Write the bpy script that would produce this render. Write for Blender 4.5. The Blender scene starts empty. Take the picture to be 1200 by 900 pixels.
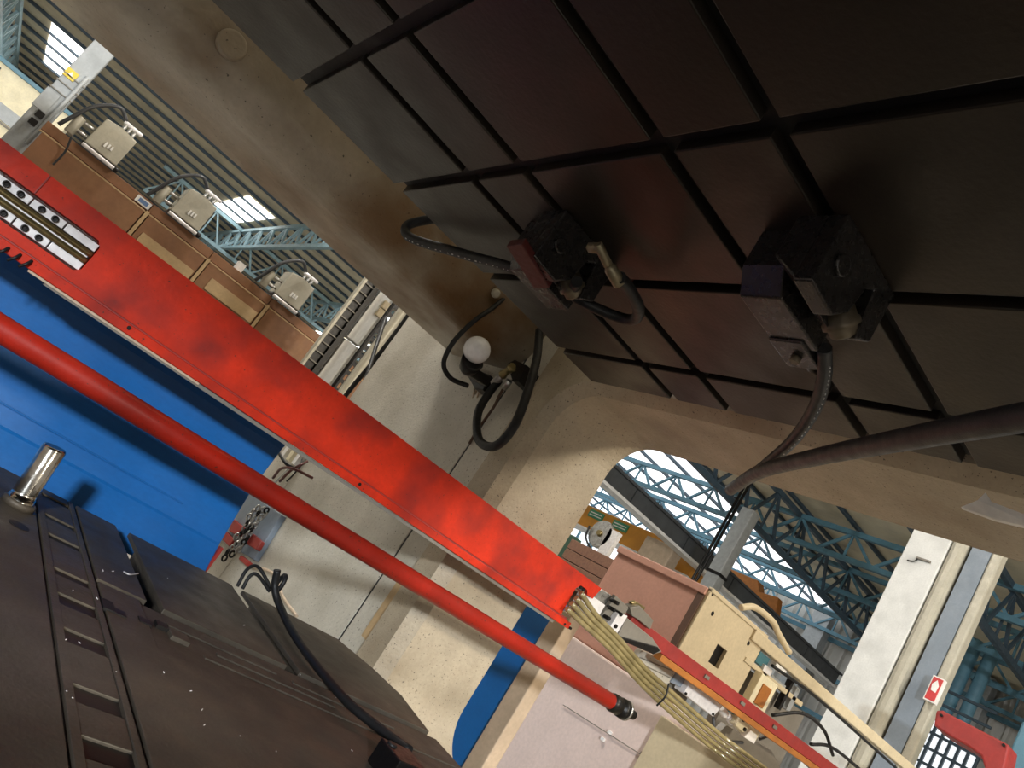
import bpy, bmesh, math, random
from mathutils import Vector, Matrix
random.seed(7)
CZ = 1.3                      # eye height above the hall floor
V = Vector
# ------------------------------------------------------------------ camera
F = 866.0
Rx, Ry, Rz = V((.62574566, .5681635, .53444607)), V((-.56207871, -.14663228, .81398188)), V((.54084184, -.80974638, .2275981))
cam_d = bpy.data.cameras.new('camera'); cam = bpy.data.objects.new('camera', cam_d)
bpy.context.scene.collection.objects.link(cam)
cam_d.sensor_fit = 'HORIZONTAL'; cam_d.sensor_width = 36; cam_d.lens = F / 1200 * 36
cam_d.clip_start = .02; cam_d.clip_end = 300
M = Matrix(((Rx.x, -Rx.y, -Rx.z), (Ry.x, -Ry.y, -Ry.z), (Rz.x, -Rz.y, -Rz.z)))
cam.matrix_world = Matrix.Translation((0, 0, CZ)) @ M.to_4x4()
sc = bpy.context.scene; sc.camera = cam
sc.view_settings.view_transform = 'Standard'; sc.view_settings.look = 'None'
sc.view_settings.gamma = 1; sc.view_settings.use_curve_mapping = False
sc.view_settings.exposure = 0.0
# ------------------------------------------------------------------ world and lights
w = bpy.data.worlds.new('world'); sc.world = w; w.use_nodes = True
w.node_tree.nodes['Background'].inputs[0].default_value = (1.0, .87, .72, 1)
w.node_tree.nodes['Background'].inputs[1].default_value = .36
def flood(name, loc, target, size, power, col):
    d = bpy.data.lights.new(name, 'AREA'); d.size = size; d.energy = power; d.color = col
    o = bpy.data.objects.new(name, d); sc.collection.objects.link(o)
    o.location = V(loc) + V((0, 0, CZ))
    o.rotation_euler = (V(target) - V(loc)).to_track_quat('-Z', 'Y').to_euler()
flood('hall_floodlight', (-5.4, -10, 2.70), (1.6, 2.2, -.1), .75, 1650, (.90, .96, 1))
flood('hall_floodlight_far', (4.6, -8.6, 3.2), (1.9, 2.1, .4), .6, 600, (1, .9, .72))
flood('hall_fill_light', (.6, 5.4, 5.2), (3.2, 3.0, .2), 1.2, 270, (1, .95, .88))  # added fill lamp, brightens the pink end panel beyond the column
flood('hall_fill_light', (5.5, -3, 5.4), (4.5, 2.5, .2), 1.2, 270, (1, .95, .88))  # added fill lamp, lifts the ambient level around the next station
# ------------------------------------------------------------------ helpers
def ray(px, py):
    c = V(((px - 600) / F, (py - 450) / F, 1)); return V((Rx.dot(c), Ry.dot(c), Rz.dot(c)))
def at(px, py, x=None, y=None, z=None):
    r = ray(px, py)
    k = x / r.x if x is not None else y / r.y if y is not None else z / r.z
    return r * k
LOC = {}
def link(o): sc.collection.objects.link(o); return o
def tag(o, label=None, cat=None, group=None, kind=None):
    if label: o['label'] = label
    if cat: o['category'] = cat
    if group: o['group'] = group
    if kind: o['kind'] = kind
    return o
def thing(name, label, cat, loc, group=None, kind=None):
    o = link(bpy.data.objects.new(name, None)); o.empty_display_size = .1
    loc = V(loc); o.location = loc + V((0, 0, CZ)); LOC[o] = loc
    return tag(o, label, cat, group, kind)
def resample(pts, n=6):
    pts = [V(p) for p in pts]
    if len(pts) < 3: return pts
    out = []
    for i in range(len(pts) - 1):
        p0 = pts[i - 1] if i else pts[0] * 2 - pts[1]
        p1, p2 = pts[i], pts[i + 1]
        p3 = pts[i + 2] if i + 2 < len(pts) else p2 * 2 - p1
        for k in range(n):
            t = k / n
            out.append(.5 * (2 * p1 + (p2 - p0) * t + (2 * p0 - 5 * p1 + 4 * p2 - p3) * t * t + (3 * p1 - p0 - 3 * p2 + p3) * t ** 3))
    out.append(pts[-1]); return out
class MB:
    def __init__(s): s.v = []; s.f = []; s.sm = []
    def add(s, vs, fs, smooth=False):
        b = len(s.v); s.v += [V(p) for p in vs]
        s.f += [tuple(i + b for i in f) for f in fs]; s.sm += [smooth] * len(fs); return s
    def box(s, lo, hi):
        lo, hi = V(lo), V(hi)
        a = [min(lo[i], hi[i]) for i in range(3)]; b = [max(lo[i], hi[i]) for i in range(3)]
        vs = [(x, y, z) for x in (a[0], b[0]) for y in (a[1], b[1]) for z in (a[2], b[2])]
        return s.add(vs, [(0, 1, 3, 2), (4, 6, 7, 5), (0, 4, 5, 1), (2, 3, 7, 6), (0, 2, 6, 4), (1, 5, 7, 3)])
    def bar(s, p0, p1, w, h, up=(0, 0, 1)):
        p0, p1 = V(p0), V(p1); d = (p1 - p0).normalized(); up = V(up)
        if abs(d.dot(up)) > .99: up = V((0, 1, 0)) if abs(d.y) < .9 else V((1, 0, 0))
        a = d.cross(up).normalized() * (w / 2); b = a.cross(d).normalized() * (h / 2)
        vs = [p + i * a + j * b for p in (p0, p1) for i, j in ((-1, -1), (1, -1), (1, 1), (-1, 1))]
        return s.add(vs, [(3, 2, 1, 0), (4, 5, 6, 7), (0, 1, 5, 4), (1, 2, 6, 5), (2, 3, 7, 6), (3, 0, 4, 7)])
    def prism(s, pts, vec, smooth=False):
        pts = [V(p) for p in pts]; n = len(pts); vec = V(vec)
        s.add(pts + [p + vec for p in pts], [tuple(range(n))[::-1], tuple(range(n, 2 * n))])
        b = len(s.v) - 2 * n
        for i in range(n):
            j = (i + 1) % n; s.f.append((b + i, b + j, b + n + j, b + n + i)); s.sm.append(smooth)
        return s
    def tube(s, pts, r, n=10, res=6, closed=False):
        P = resample(pts, res) if res > 1 else [V(p) for p in pts]
        m = len(P); fr = None; vs = []
        for i, p in enumerate(P):
            if closed: t = P[(i + 1) % m] - P[i - 1]
            else: t = P[min(i + 1, m - 1)] - P[max(i - 1, 0)]
            t.normalize()
            if fr is None:
                fr = t.orthogonal().normalized()
            fr = (fr - t * fr.dot(t)).normalized(); q = t.cross(fr)
            vs += [p + r * (math.cos(a) * fr + math.sin(a) * q) for a in [2 * math.pi * k / n for k in range(n)]]
        fs = []
        for i in range(m if closed else m - 1):
            j = (i + 1) % m
            fs += [(i * n + k, i * n + (k + 1) % n, j * n + (k + 1) % n, j * n + k) for k in range(n)]
        b = len(s.v); s.add(vs, fs, True)
        if not closed:
            s.f += [tuple(b + k for k in range(n))[::-1], tuple(b + (m - 1) * n + k for k in range(n))]; s.sm += [False, False]
        return s
    def lathe(s, p0, axis, prof, n=20):
        p0 = V(p0); a = V(axis).normalized(); u = a.orthogonal().normalized(); q = a.cross(u); vs = []
        for t, r in prof:
            vs += [p0 + a * t + r * (math.cos(x) * u + math.sin(x) * q) for x in [2 * math.pi * k / n for k in range(n)]]
        m = len(prof); fs = []
        for i in range(m - 1):
            fs += [(i * n + k, i * n + (k + 1) % n, (i + 1) * n + (k + 1) % n, (i + 1) * n + k) for k in range(n)]
        b = len(s.v); s.add(vs, fs, True)
        s.f += [tuple(b + k for k in range(n))[::-1], tuple(b + (m - 1) * n + k for k in range(n))]; s.sm += [False, False]
        return s
    def cyl(s, p0, p1, r, n=20):
        p0, p1 = V(p0), V(p1); L = (p1 - p0).length; c = min(r * .12, L * .2)
        return s.lathe(p0, p1 - p0, [(0, r - c), (c, r), (L - c, r), (L, r - c)], n)
    def sphere(s, c, r, n=24, m=14):
        prof = [(r - r * math.cos(math.pi * i / m), max(r * math.sin(math.pi * i / m), 1e-4)) for i in range(m + 1)]
        return s.lathe(V(c) - V((0, 0, r)), (0, 0, 1), prof, n)
    def build(s, name, mat, parent=None, bevel=0, label=None, cat=None, group=None, kind=None):
        if parent is None:
            lo = V([min(p[i] for p in s.v) for i in range(3)]); hi = V([max(p[i] for p in s.v) for i in range(3)])
            loc = V(((lo.x + hi.x) / 2, (lo.y + hi.y) / 2, lo.z))
        else:
            loc = LOC[parent]
        me = bpy.data.meshes.new(name)
        me.from_pydata([p - loc for p in s.v], [], s.f)
        me.polygons.foreach_set('use_smooth', s.sm); me.update()
        bm = bmesh.new(); bm.from_mesh(me); bmesh.ops.recalc_face_normals(bm, faces=bm.faces); bm.to_mesh(me); bm.free()
        me.materials.append(MT[mat] if isinstance(mat, str) else mat)
        o = link(bpy.data.objects.new(name, me)); LOC[o] = loc
        if parent is None: o.location = loc + V((0, 0, CZ))
        else: o.parent = parent
        if bevel:
            m = o.modifiers.new('bevel', 'BEVEL'); m.width = bevel; m.segments = 2; m.limit_method = 'ANGLE'; m.angle_limit = .7
        return tag(o, label, cat, group, kind)
def clone(o, parent=None, off=None):
    c = link(o.copy()); LOC[c] = LOC[o] + (off or V())
    c.parent = parent
    if parent is None and off: c.location = o.location + off
    for ch in o.children: clone(ch, c, off)
    return c
# ------------------------------------------------------------------ materials
MT = {}
def paint(name, col, rough=.5, metal=0, dirt=None, amt=.3, scale=3, var=.12, bump=.05, fine=60, speck=0, emit=0, spec=.5, stretch=None, alpha=None):
    m = bpy.data.materials.new(name); m.use_nodes = True; nt = m.node_tree; N = nt.nodes; L = nt.links
    b = N['Principled BSDF']; b.inputs['Roughness'].default_value = rough; b.inputs['Metallic'].default_value = metal
    b.inputs['Specular IOR Level'].default_value = spec
    tc = N.new('ShaderNodeTexCoord'); mp = N.new('ShaderNodeMapping'); L.new(tc.outputs['Object'], mp.inputs['Vector'])
    if stretch: mp.inputs['Scale'].default_value = stretch
    def noise(sc_, det=4):
        n = N.new('ShaderNodeTexNoise'); n.inputs['Scale'].default_value = sc_; n.inputs['Detail'].default_value = det
        L.new(mp.outputs[0], n.inputs['Vector']); return n.outputs['Fac']
    def ramp(src, a, b_, lo=0, hi=1):
        r = N.new('ShaderNodeMapRange'); r.inputs['From Min'].default_value = a; r.inputs['From Max'].default_value = b_
        r.inputs['To Min'].default_value = lo; r.inputs['To Max'].default_value = hi; L.new(src, r.inputs['Value']); return r.outputs[0]
    def mix(fac, A, B):
        x = N.new('ShaderNodeMix'); x.data_type = 'RGBA'
        if hasattr(fac, 'links'): L.new(fac, x.inputs['Factor'])
        else: x.inputs['Factor'].default_value = fac
        for v_, k in ((A, 6), (B, 7)):
            if hasattr(v_, 'links'): L.new(v_, x.inputs[k])
            else: x.inputs[k].default_value = (*v_, 1)
        return x.outputs[2]
    lo = tuple(c * (1 - var) for c in col); hi = tuple(min(1, c * (1 + var)) for c in col)
    c = mix(ramp(noise(scale * 1.7), .3, .7), lo, hi)
    fn = noise(fine, 3)
    if dirt is not None:
        c = mix(ramp(noise(scale, 6), .62 - amt * .35, .75, 0, min(1, amt * 1.6)), c, dirt)
    c = mix(ramp(fn, .35, .65, 0, .22), c, tuple(x * .6 for x in col))
    if speck:
        c = mix(ramp(noise(fine * 1.6, 2), .70 - speck * .1, .73 - speck * .1, 0, .8), c, (.03, .025, .02))
    L.new(c, b.inputs['Base Color'])
    if bump:
        bn = N.new('ShaderNodeBump'); bn.inputs['Strength'].default_value = bump; bn.inputs['Distance'].default_value = .01
        L.new(fn, bn.inputs['Height']); L.new(bn.outputs[0], b.inputs['Normal'])
    L.new(ramp(noise(scale * 3), .3, .7, max(.05, rough - .08), min(1, rough + .1)), b.inputs['Roughness'])
    if emit:
        b.inputs['Emission Color'].default_value = (*col, 1); b.inputs['Emission Strength'].default_value = emit
    if alpha:
        b.inputs['Transmission Weight'].default_value = alpha; b.inputs['IOR'].default_value = 1.35
    MT[name] = m; return m
def stains(name, regions, col, coords_scale=6):
    """brown oil runs with their own outline, given as spheres (centre, radius) in object space"""
    m = MT[name]; nt = m.node_tree; N = nt.nodes; L = nt.links; b = N['Principled BSDF']
    src = b.inputs['Base Color'].links[0].from_socket
    tc = N.new('ShaderNodeTexCoord'); nz = N.new('ShaderNodeTexNoise'); nz.inputs['Scale'].default_value = coords_scale; nz.inputs['Detail'].default_value = 6
    L.new(tc.outputs['Object'], nz.inputs['Vector'])
    for (c, r, k) in regions:
        d = N.new('ShaderNodeVectorMath'); d.operation = 'DISTANCE'; d.inputs[1].default_value = c; L.new(tc.outputs['Object'], d.inputs[0])
        a = N.new('ShaderNodeMath'); a.operation = 'MULTIPLY_ADD'; a.inputs[1].default_value = r * 1.6; L.new(nz.outputs['Fac'], a.inputs[0]); L.new(d.outputs['Value'], a.inputs[2])
        rr = N.new('ShaderNodeMapRange'); rr.inputs['From Min'].default_value = r * 1.15; rr.inputs['From Max'].default_value = r * 1.9
        rr.inputs['To Min'].default_value = k; rr.inputs['To Max'].default_value = 0; L.new(a.outputs[0], rr.inputs['Value'])
        x = N.new('ShaderNodeMix'); x.data_type = 'RGBA'; L.new(rr.outputs[0], x.inputs['Factor']); L.new(src, x.inputs[6]); x.inputs[7].default_value = (*col, 1)
        src = x.outputs[2]
    L.new(src, b.inputs['Base Color'])
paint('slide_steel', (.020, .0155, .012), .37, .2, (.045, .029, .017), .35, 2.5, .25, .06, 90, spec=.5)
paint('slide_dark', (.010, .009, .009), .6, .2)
paint('slide_edge', (.20, .17, .13), .6, 0, (.08, .06, .04), .4, 5, .15, .08, 80)
paint('bolster_steel', (.080, .066, .050), .55, .25, (.12, .09, .06), .4, 6, .25, .12, 120, spec=.55)
paint('bolster_dark', (.018, .015, .013), .5, .4)
paint('column_cream', (.53, .495, .42), .55, 0, (.32, .28, .21), .45, 3, .09, .16, 70, speck=.35)
paint('column_beige', (.44, .37, .27), .55, 0, (.27, .20, .125), .5, 4, .1, .2, 90, speck=.3)
paint('beam_beige', (.45, .39, .31), .36, 0, (.25, .18, .11), .6, 3.2, .14, .28, 45, speck=.1, spec=.6)
paint('red_paint', (.60, .027, .006), .5, 0, (.15, .016, .014), .55, 7, .12, .05, 80, speck=.15, spec=.25)
paint('pipe_red', (.36, .015, .006), .42, 0, (.15, .012, .008), .55, 4, .2, .05, 90, speck=.2, spec=.3)
paint('red_dark', (.075, .006, .005), .5, 0, (.05, .01, .01), .4, 20)
paint('nose_metal', (.16, .13, .09), .45, .5, (.08, .06, .04), .4, 30)
paint('red_dull', (.33, .03, .022), .5, 0, (.15, .02, .02), .4, 6)
paint('blue_paint', (.004, .125, .41), .42, 0, (.003, .075, .27), .4, 1.6, .1, .02, 60, stretch=(1, 1, 2))
paint('steel', (.48, .47, .45), .32, .9, (.2, .17, .12), .35, 20, .1, .05, 200)
paint('chrome', (.62, .60, .56), .16, 1, (.25, .19, .10), .5, 18, .1, .03, 150)
paint('silver_block', (.78, .75, .75), .45, .15, (.45, .4, .38), .3, 20)
paint('brass_dull', (.26, .22, .14), .45, .6)
paint('brass', (.33, .26, .12), .33, .9, (.18, .13, .06), .4, 10)
paint('black_rubber', (.012, .012, .013), .5, 0, (.04, .035, .03), .3, 20, .2, .05, 300, spec=.3)
paint('hose_grey', (.030, .031, .034), .45, 0, (.05, .045, .04), .4, 15, .2, .1, 400)
paint('black_metal', (.016, .015, .015), .35, .6, (.04, .03, .02), .3, 30)
paint('clamp_metal', (.050, .046, .046), .28, .7, (.07, .05, .035), .3, 25, .1, .015, spec=.7)
paint('globe', (.92, .91, .93), .15, 0, None, 0, 5, .02, 0, spec=.7)
paint('white_print', (.7, .7, .7), .6, bump=0)
paint('brown_paint', (.235, .105, .045), .55, 0, (.30, .16, .07), .4, 3, .12, .06, 40)
paint('tan_paint', (.48, .33, .17), .55, 0, (.35, .22, .1), .3, 5)
paint('brown_dark', (.10, .05, .03), .6)
paint('regulator_beige', (.44, .41, .33), .45, .15, (.38, .34, .26), .3, 6, .08)
paint('grey_paint', (.38, .40, .41), .5, .1, (.25, .26, .27), .3, 6)
paint('white_paint', (.70, .70, .68), .5, 0, (.5, .5, .48), .45, 4, .06)
paint('cream_paint', (.60, .50, .33), .5, 0, (.5, .42, .28), .25, 5, .05, .02)
paint('cream_light', (.80, .72, .50), .5, 0, None, 0, 5)
paint('pink_paint', (.52, .27, .20), .55, 0, (.42, .21, .15), .25, 4, .05, .02)
paint('pale_panel', (.74, .59, .53), .5, 0, (.6, .53, .5), .2, 4, .04, .03)
paint('stripe_beige', (.55, .42, .30), .55, 0, (.4, .3, .2), .3, 5)
paint('bluegrey', (.21, .25, .30), .5, 0, (.16, .19, .22), .3, 4, .05)
paint('gutter_grey', (.20, .18, .15), .5)
paint('runway_grey', (.085, .09, .095), .5, .1, (.05, .05, .05), .4, 2)
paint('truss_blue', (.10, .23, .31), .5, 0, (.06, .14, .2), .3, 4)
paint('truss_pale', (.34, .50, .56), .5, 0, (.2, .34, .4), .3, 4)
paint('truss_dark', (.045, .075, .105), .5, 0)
paint('deck', (.80, .71, .52), .6, 0, (.2, .19, .16), .3, 1, .1, 0)
paint('deck_dark', (.10, .12, .13), .6, 0, (.06, .07, .08), .3, 1)
paint('skylight', (.95, .98, 1), .5, emit=1.6, bump=0)
paint('skylight_fill_strip', (.98, .98, .95), .5, emit=3.5, bump=0)
paint('wall_sheet', (.58, .56, .52), .55, 0, (.3, .3, .28), .3, 1, .08, 0)
paint('floor_concrete', (.42, .40, .36), .6, 0, (.2, .19, .17), .4, 1)
paint('orange_paint', (.62, .27, .03), .45, 0, (.5, .2, .02), .3, 2)
paint('orange_dull', (.42, .15, .025), .5, 0, (.3, .1, .02), .4, 8)
paint('rail_red', (.32, .026, .022), .5, 0, (.25, .03, .03), .4, 8)
paint('sign_green', (.06, .30, .17), .5)
paint('sign_red', (.55, .04, .04), .5)
paint('sign_white', (.85, .83, .8), .5)
paint('sign_yellow', (.75, .55, .06), .5)
paint('sign_blue', (.12, .2, .38), .5)
paint('clear_hose', (.26, .205, .09), .16, 0, (.13, .10, .04), .5, 12, .2, 0, spec=1.0)
paint('green_dark', (.03, .08, .05), .5)
paint('teal', (.05, .16, .19), .5)
paint('glass_lit', (.9, .95, 1), .3, emit=.9, bump=0)
paint('wood_crate', (.22, .11, .07), .65, 0, (.12, .06, .04), .4, 6, stretch=(1, 6, 6))
paint('maroon_wire', (.10, .02, .018), .45)
stains('beam_beige', [((1.30, -.45, .02), .34, .9), ((.80, -.5, .05), .22, .75), ((.55, -.2, .0), .2, .55), ((1.1, -.15, .0), .3, .8), ((.02, -.52, .1), .10, .5), ((-.3, -.4, .05), .12, .3)], (.20, .10, .03))
# ------------------------------------------------------------------ hall shell
mb = MB().box((-25, -25, -1.45), (45, 60, -1.3)).build('floor', 'floor_concrete', kind='structure')
ROOF = 6.1
ceil = MB().box((-25, -2, ROOF), (15.2, 60, ROOF + .1)).box((15.2, -2, ROOF), (45, 14.2, ROOF + .1)).box((15.2, 36, ROOF), (45, 60, ROOF + .1)).build('ceiling', 'deck', kind='structure')
for i in range(17):
    y = 14.25 + i * 1.28
    sk = MB().box((15.25, y, ROOF + .02), (29, y + 1.26, ROOF + .06)).build('skylight_or_fill', 'skylight', ceil)
strips = [(-14, 6, -11, 30), (-14, 34, -11, 55), (-4.2, 6, -2.2, 18), (3.4, 8, 5.8, 20), (14, 26, 15, 44)]  # glowing strips added out of view to brighten floor and roof deck
for (a, b), (c, d) in (((66, 88), (84, 45)), ((264, 256), (300, 238)), ((436, 384), (452, 368))):
    p_, q_ = at(a, b, z=ROOF - .05), at(c, d, z=ROOF - .05); xm = (p_.x + q_.x) / 2
    strips.append((xm - .55, min(p_.y, q_.y), xm + .55, max(p_.y, q_.y)))
for (x0, y0, x1, y1) in strips:
    MB().box((x0, y0, ROOF - .03), (x1, y1, ROOF - .01)).build('skylight_or_fill', 'skylight_fill_strip', ceil)
for i in range(34):
    y = 9.8 + i * 1.45
    x0, x1 = -22, 40
    MB().bar((x0, y, ROOF - .055), (x1, y, ROOF - .055), .10, .085).build('purlin', 'truss_dark', ceil)
wf = MB()
for i in range(90):
    y = -2 + i * .5
    wf.prism([(28.0, y, -1.3), (28.0, y + .32, -1.3), (27.85, y + .36, -1.3), (27.85, y + .46, -1.3), (28.0, y + .5, -1.3), (28.2, y + .5, -1.3), (28.2, y, -1.3)], (0, 0, 7.4))
wf = wf.build('wall_far', 'wall_sheet', kind='structure')
for z in (.9, 2.3, 3.7, 5.0):
    MB().bar((27.7, -2, z), (27.7, 42, z), .1, .16).build('girt', 'truss_blue', wf)
for y in (9, 14.5, 20.5, 26.5):
    MB().box((27.2, y, -1.3), (27.7, y + .7, 6)).build('pilaster', 'grey_paint', wf)
wb = MB().box((-25, 59.8, -1.3), (45, 60, 6.2)).build('wall_back', 'wall_sheet', kind='structure')
# roof trusses across the bays
def truss(x, y0, y1, z0, z1, label, seg, mat='truss_blue', along='y'):
    t = thing('roof_truss', label, 'truss', (x, y0, z0), 'roof trusses of the hall')
    if along == 'y':
        P = lambda a, z: V((x, a, z))
    else:
        P = lambda a, z: V((a, x, z))
        t.location = V((y0, x, z0 + CZ)); LOC[t] = V((y0, x, z0))
    MB().bar(P(y0, z0), P(y1, z0), .13, .13).build('bottom_chord', mat, t)
    MB().bar(P(y0, z1), P(y1, z1), .13, .13).build('top_chord', mat, t)
    n = round((y1 - y0) / seg)
    w0 = MB().bar(P(y0, z0), P(y0 + seg / 2, z1), .07, .07).build('web', mat, t)
    w1 = MB().bar(P(y0 + seg / 2, z1), P(y0 + seg, z0), .07, .07).build('web', mat, t)
    w2 = MB().bar(P(y0 + seg / 2, z0), P(y0 + seg / 2, z1), .05, .05).build('web_post', mat, t)
    for k in range(1, n):
        for q in (w0, w1, w2):
            c = link(q.copy()); c.parent = t
            c.location = V((0, k * seg, 0)) if along == 'y' else V((k * seg, 0, 0))
    return t
words = ['nearest the left edge', 'above the second beige box', 'above the cable ladder', 'first behind the dark runway girder', 'second behind the dark runway girder', 'third behind the dark runway girder', 'farthest, before the sheet wall']
for x, y0, y1, wd in ((-3.6, 17, 44, words[0]), (5.6, 17, 44, words[1]), (10.2, 17, 44, words[2]), (17.5, 3, 36, words[3]), (20.8, 3, 36, words[4]), (24.2, 3, 36, words[5]), (27.2, 3, 36, words[6])):
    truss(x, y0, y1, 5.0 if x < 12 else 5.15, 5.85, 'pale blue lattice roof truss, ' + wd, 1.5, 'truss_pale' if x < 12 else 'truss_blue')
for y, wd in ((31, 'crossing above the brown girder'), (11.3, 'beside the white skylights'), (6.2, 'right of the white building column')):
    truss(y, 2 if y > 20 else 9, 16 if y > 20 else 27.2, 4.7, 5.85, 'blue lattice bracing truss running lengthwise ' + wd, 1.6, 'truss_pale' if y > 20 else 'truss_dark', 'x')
# ------------------------------------------------------------------ press slide (T-slotted underside)
SZ = .7
sl = thing('press_slide', 'dark T-slotted underside of the press slide overhead', 'press slide', (0, 0, SZ))
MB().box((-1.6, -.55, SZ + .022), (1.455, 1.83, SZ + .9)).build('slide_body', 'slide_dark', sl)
xs = [-1.6, -.5, -.14, .22, .56, .92, 1.28, 1.455]; ys = [-.55, -.2, .10, .30, .665, .875, 1.26, 1.463, 1.83]
g = .0145
for i in range(len(xs) - 1):
    for j in range(len(ys) - 1):
        x0 = xs[i] + (g if i else 0); x1 = xs[i + 1] - (g if i < len(xs) - 2 else 0)
        y0 = ys[j] + (g if j else 0); y1 = ys[j + 1] - (g if j < len(ys) - 2 else 0)
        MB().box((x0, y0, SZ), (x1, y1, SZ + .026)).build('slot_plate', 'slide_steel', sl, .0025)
# ------------------------------------------------------------------ press column with the window
XC, XD = 1.6, 2.0
col = thing('press_column', 'cream painted press column with a round-cornered window', 'press column', (XC, 2.2, -1.3))
def loop(y0, y1, z0, z1, r, n=10):
    out = []
    for cy, cz, a0 in ((y1 - r, z1 - r, 0), (y0 + r, z1 - r, 90), (y0 + r, z0 + r, 180), (y1 - r, z0 + r, 270)):
        for k in range(n + 1):
            a = math.radians(a0 + 90 * k / n); out.append((cy + r * math.cos(a), cz + r * math.sin(a)))
    return out
def ringwall(name, mat, x0, x1, outer, hole_near, hole_far, parent, bevel=0):
    n = len(hole_near); m = MB()
    oy0, oy1, oz0, oz1 = outer; cy = (oy0 + oy1) / 2; cz = (oz0 + oz1) / 2
    out = []
    for k in range(n):                                # outer loop matched corner by corner
        q = k // (n // 4); t = (k % (n // 4)) / (n // 4 - 1)
        c = [(oy1, oz1), (oy0, oz1), (oy0, oz0), (oy1, oz0)][q]
        y, z = hole_near[k]
        if q == 0: p = (oy1, z + (oz1 - z) * min(1, 2 * t)) if t <= .5 else (y + (oy1 - y) * min(1, 2 * (1 - t)), oz1)
        elif q == 1: p = (y + (oy0 - y) * min(1, 2 * t), oz1) if t <= .5 else (oy0, z + (oz1 - z) * min(1, 2 * (1 - t)))
        elif q == 2: p = (oy0, z + (oz0 - z) * min(1, 2 * t)) if t <= .5 else (y + (oy0 - y) * min(1, 2 * (1 - t)), oz0)
        else: p = (y + (oy1 - y) * min(1, 2 * t), oz0) if t <= .5 else (oy1, z + (oz0 - z) * min(1, 2 * (1 - t)))
        out.append(p)
    A = [V((x0, y, z)) for y, z in out]; B = [V((x0, y, z)) for y, z in hole_near]
    mid = [V((x0 + .05, y, z)) for y, z in hole_far]
    Cc = [V((x1, y, z)) for y, z in hole_far]; D = [V((x1, y, z)) for y, z in out]
    vs = A + B + mid + Cc + D; fs = []
    for s_ in range(5):
        a = s_ * n; b = ((s_ + 1) % 5) * n
        for k in range(n):
            j = (k + 1) % n; fs.append((a + k, a + j, b + j, b + k))
    m.add(vs, fs)
    return m.build(name, mat, parent, bevel)
ringwall('window_frame', 'column_beige', XC - .02, XD, (-1.2, 2.275, -1.3, 1.75), loop(-.5, 2.150, -.64, .765, .2), loop(-.47, 2.115, -.61, .735, .17), col)
MB().box((XC, 2.281, -1.3), (XD, 2.449, 1.75)).build('cover_plate', 'column_cream', col, .006)
MB().box((XC, 2.458, -1.3), (XD, 3.67, 1.75)).build('cover_plate', 'column_cream', col, .006)
MB().box((XC, 3.672, -1.3), (XD, 4.6, .06)).build('cover_plate', 'column_cream', col, .006)
MB().box((XC + .003, 2.27, -1.3), (XD - .03, 2.46, 1.7)).build('seam_filler', 'black_rubber', col)
MB().box((XC - .006, 2.29, -.42), (XC + .002, 2.335, -.14)).build('chipped_paint', 'tan_paint', col)
# window inner ledge
# ------------------------------------------------------------------ round cross beam
cb = thing('cross_beam', 'thick rounded beige beam with brown oil stains along the slide', 'beam', (0, 3.0, .755))
prof = [(3.06, 1.4), (3.06, .80), (3.045, .765), (3.0, .75)]
prof += [(2.57 - .14 * math.sin(a), .878 - .14 * math.cos(a)) for a in [k * math.pi / 16 for k in range(9)]] + [(2.43, 1.4)]
MB().prism([(-3.0, y, z) for y, z in prof], (4.6, 0, 0), True).build('beam_shell', 'beam_beige', cb)
p = at(272, 52, y=2.42); MB().lathe((p.x, 2.44, p.z), (0, -1, .1), [(0, .046), (.018, .045), (.021, .041), (.021, .036)], 24).build('boss', 'beam_beige', cb)
p = at(582, 343, y=2.42); MB().lathe((p.x, 2.44, p.z), (0, -1, -.2), [(0, .02), (.025, .018), (.03, .01)], 10).build('plug', 'regulator_beige', cb)
# ------------------------------------------------------------------ red transfer beam
TY = 1.95
tb = thing('transfer_beam', 'bright red transfer beam crossing the press window', 'beam', (0, TY, 0))
def P(px, py, y=TY): return at(px, py, y=y)
top, bot = .191, .0
# front face with a window (X -.19..0.137, z .054..0.138) and a notch at the end
wx0, wx1, wz0, wz1 = -.26, .137, .052, .139
web = MB()
for pl in ([(-1.4, bot + .028), (-1.4, top), (wx0, top), (wx0, bot + .028)],
           [(wx0, wz1), (wx0, top), (wx1, top), (wx1, wz1 - .012), (wx1 - .012, wz1)],
           [(wx0, bot + .028), (wx0, wz0), (wx1 - .012, wz0), (wx1, wz0 + .012), (wx1, bot + .028)],
           [(wx1, bot + .028), (wx1, top), (2.123, top), (2.108, .14), (2.075, .14), (2.06, .155), (2.02, .155), (2.005, .135), (2.01, .03)]):
    web.prism([(x, TY, z) for x, z in pl], (0, .06, 0))
web.build('beam_web', 'red_paint', tb)
MB().box((-1.4, TY - .004, bot), (2.075, TY + .06, bot + .024)).build('lower_flange', 'red_paint', tb, .002)
MB().box((-1.4, TY + .004, bot + .022), (2.05, TY + .055, bot + .031)).build('flange_groove', 'red_dull', tb)
MB().box((.10, TY + .006, bot - .011), (2.0, TY + .07, bot - .001)).build('underside_strip', 'gutter_grey', tb)
MB().box((.06, TY + .002, bot - .006), (.5, TY + .01, bot + .0)).build('worn_edge', 'stripe_beige', tb)
MB().box((-.9, TY + .052, .03), (.2, TY + .06, .16)).build('window_back', 'silver_block', tb)
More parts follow.
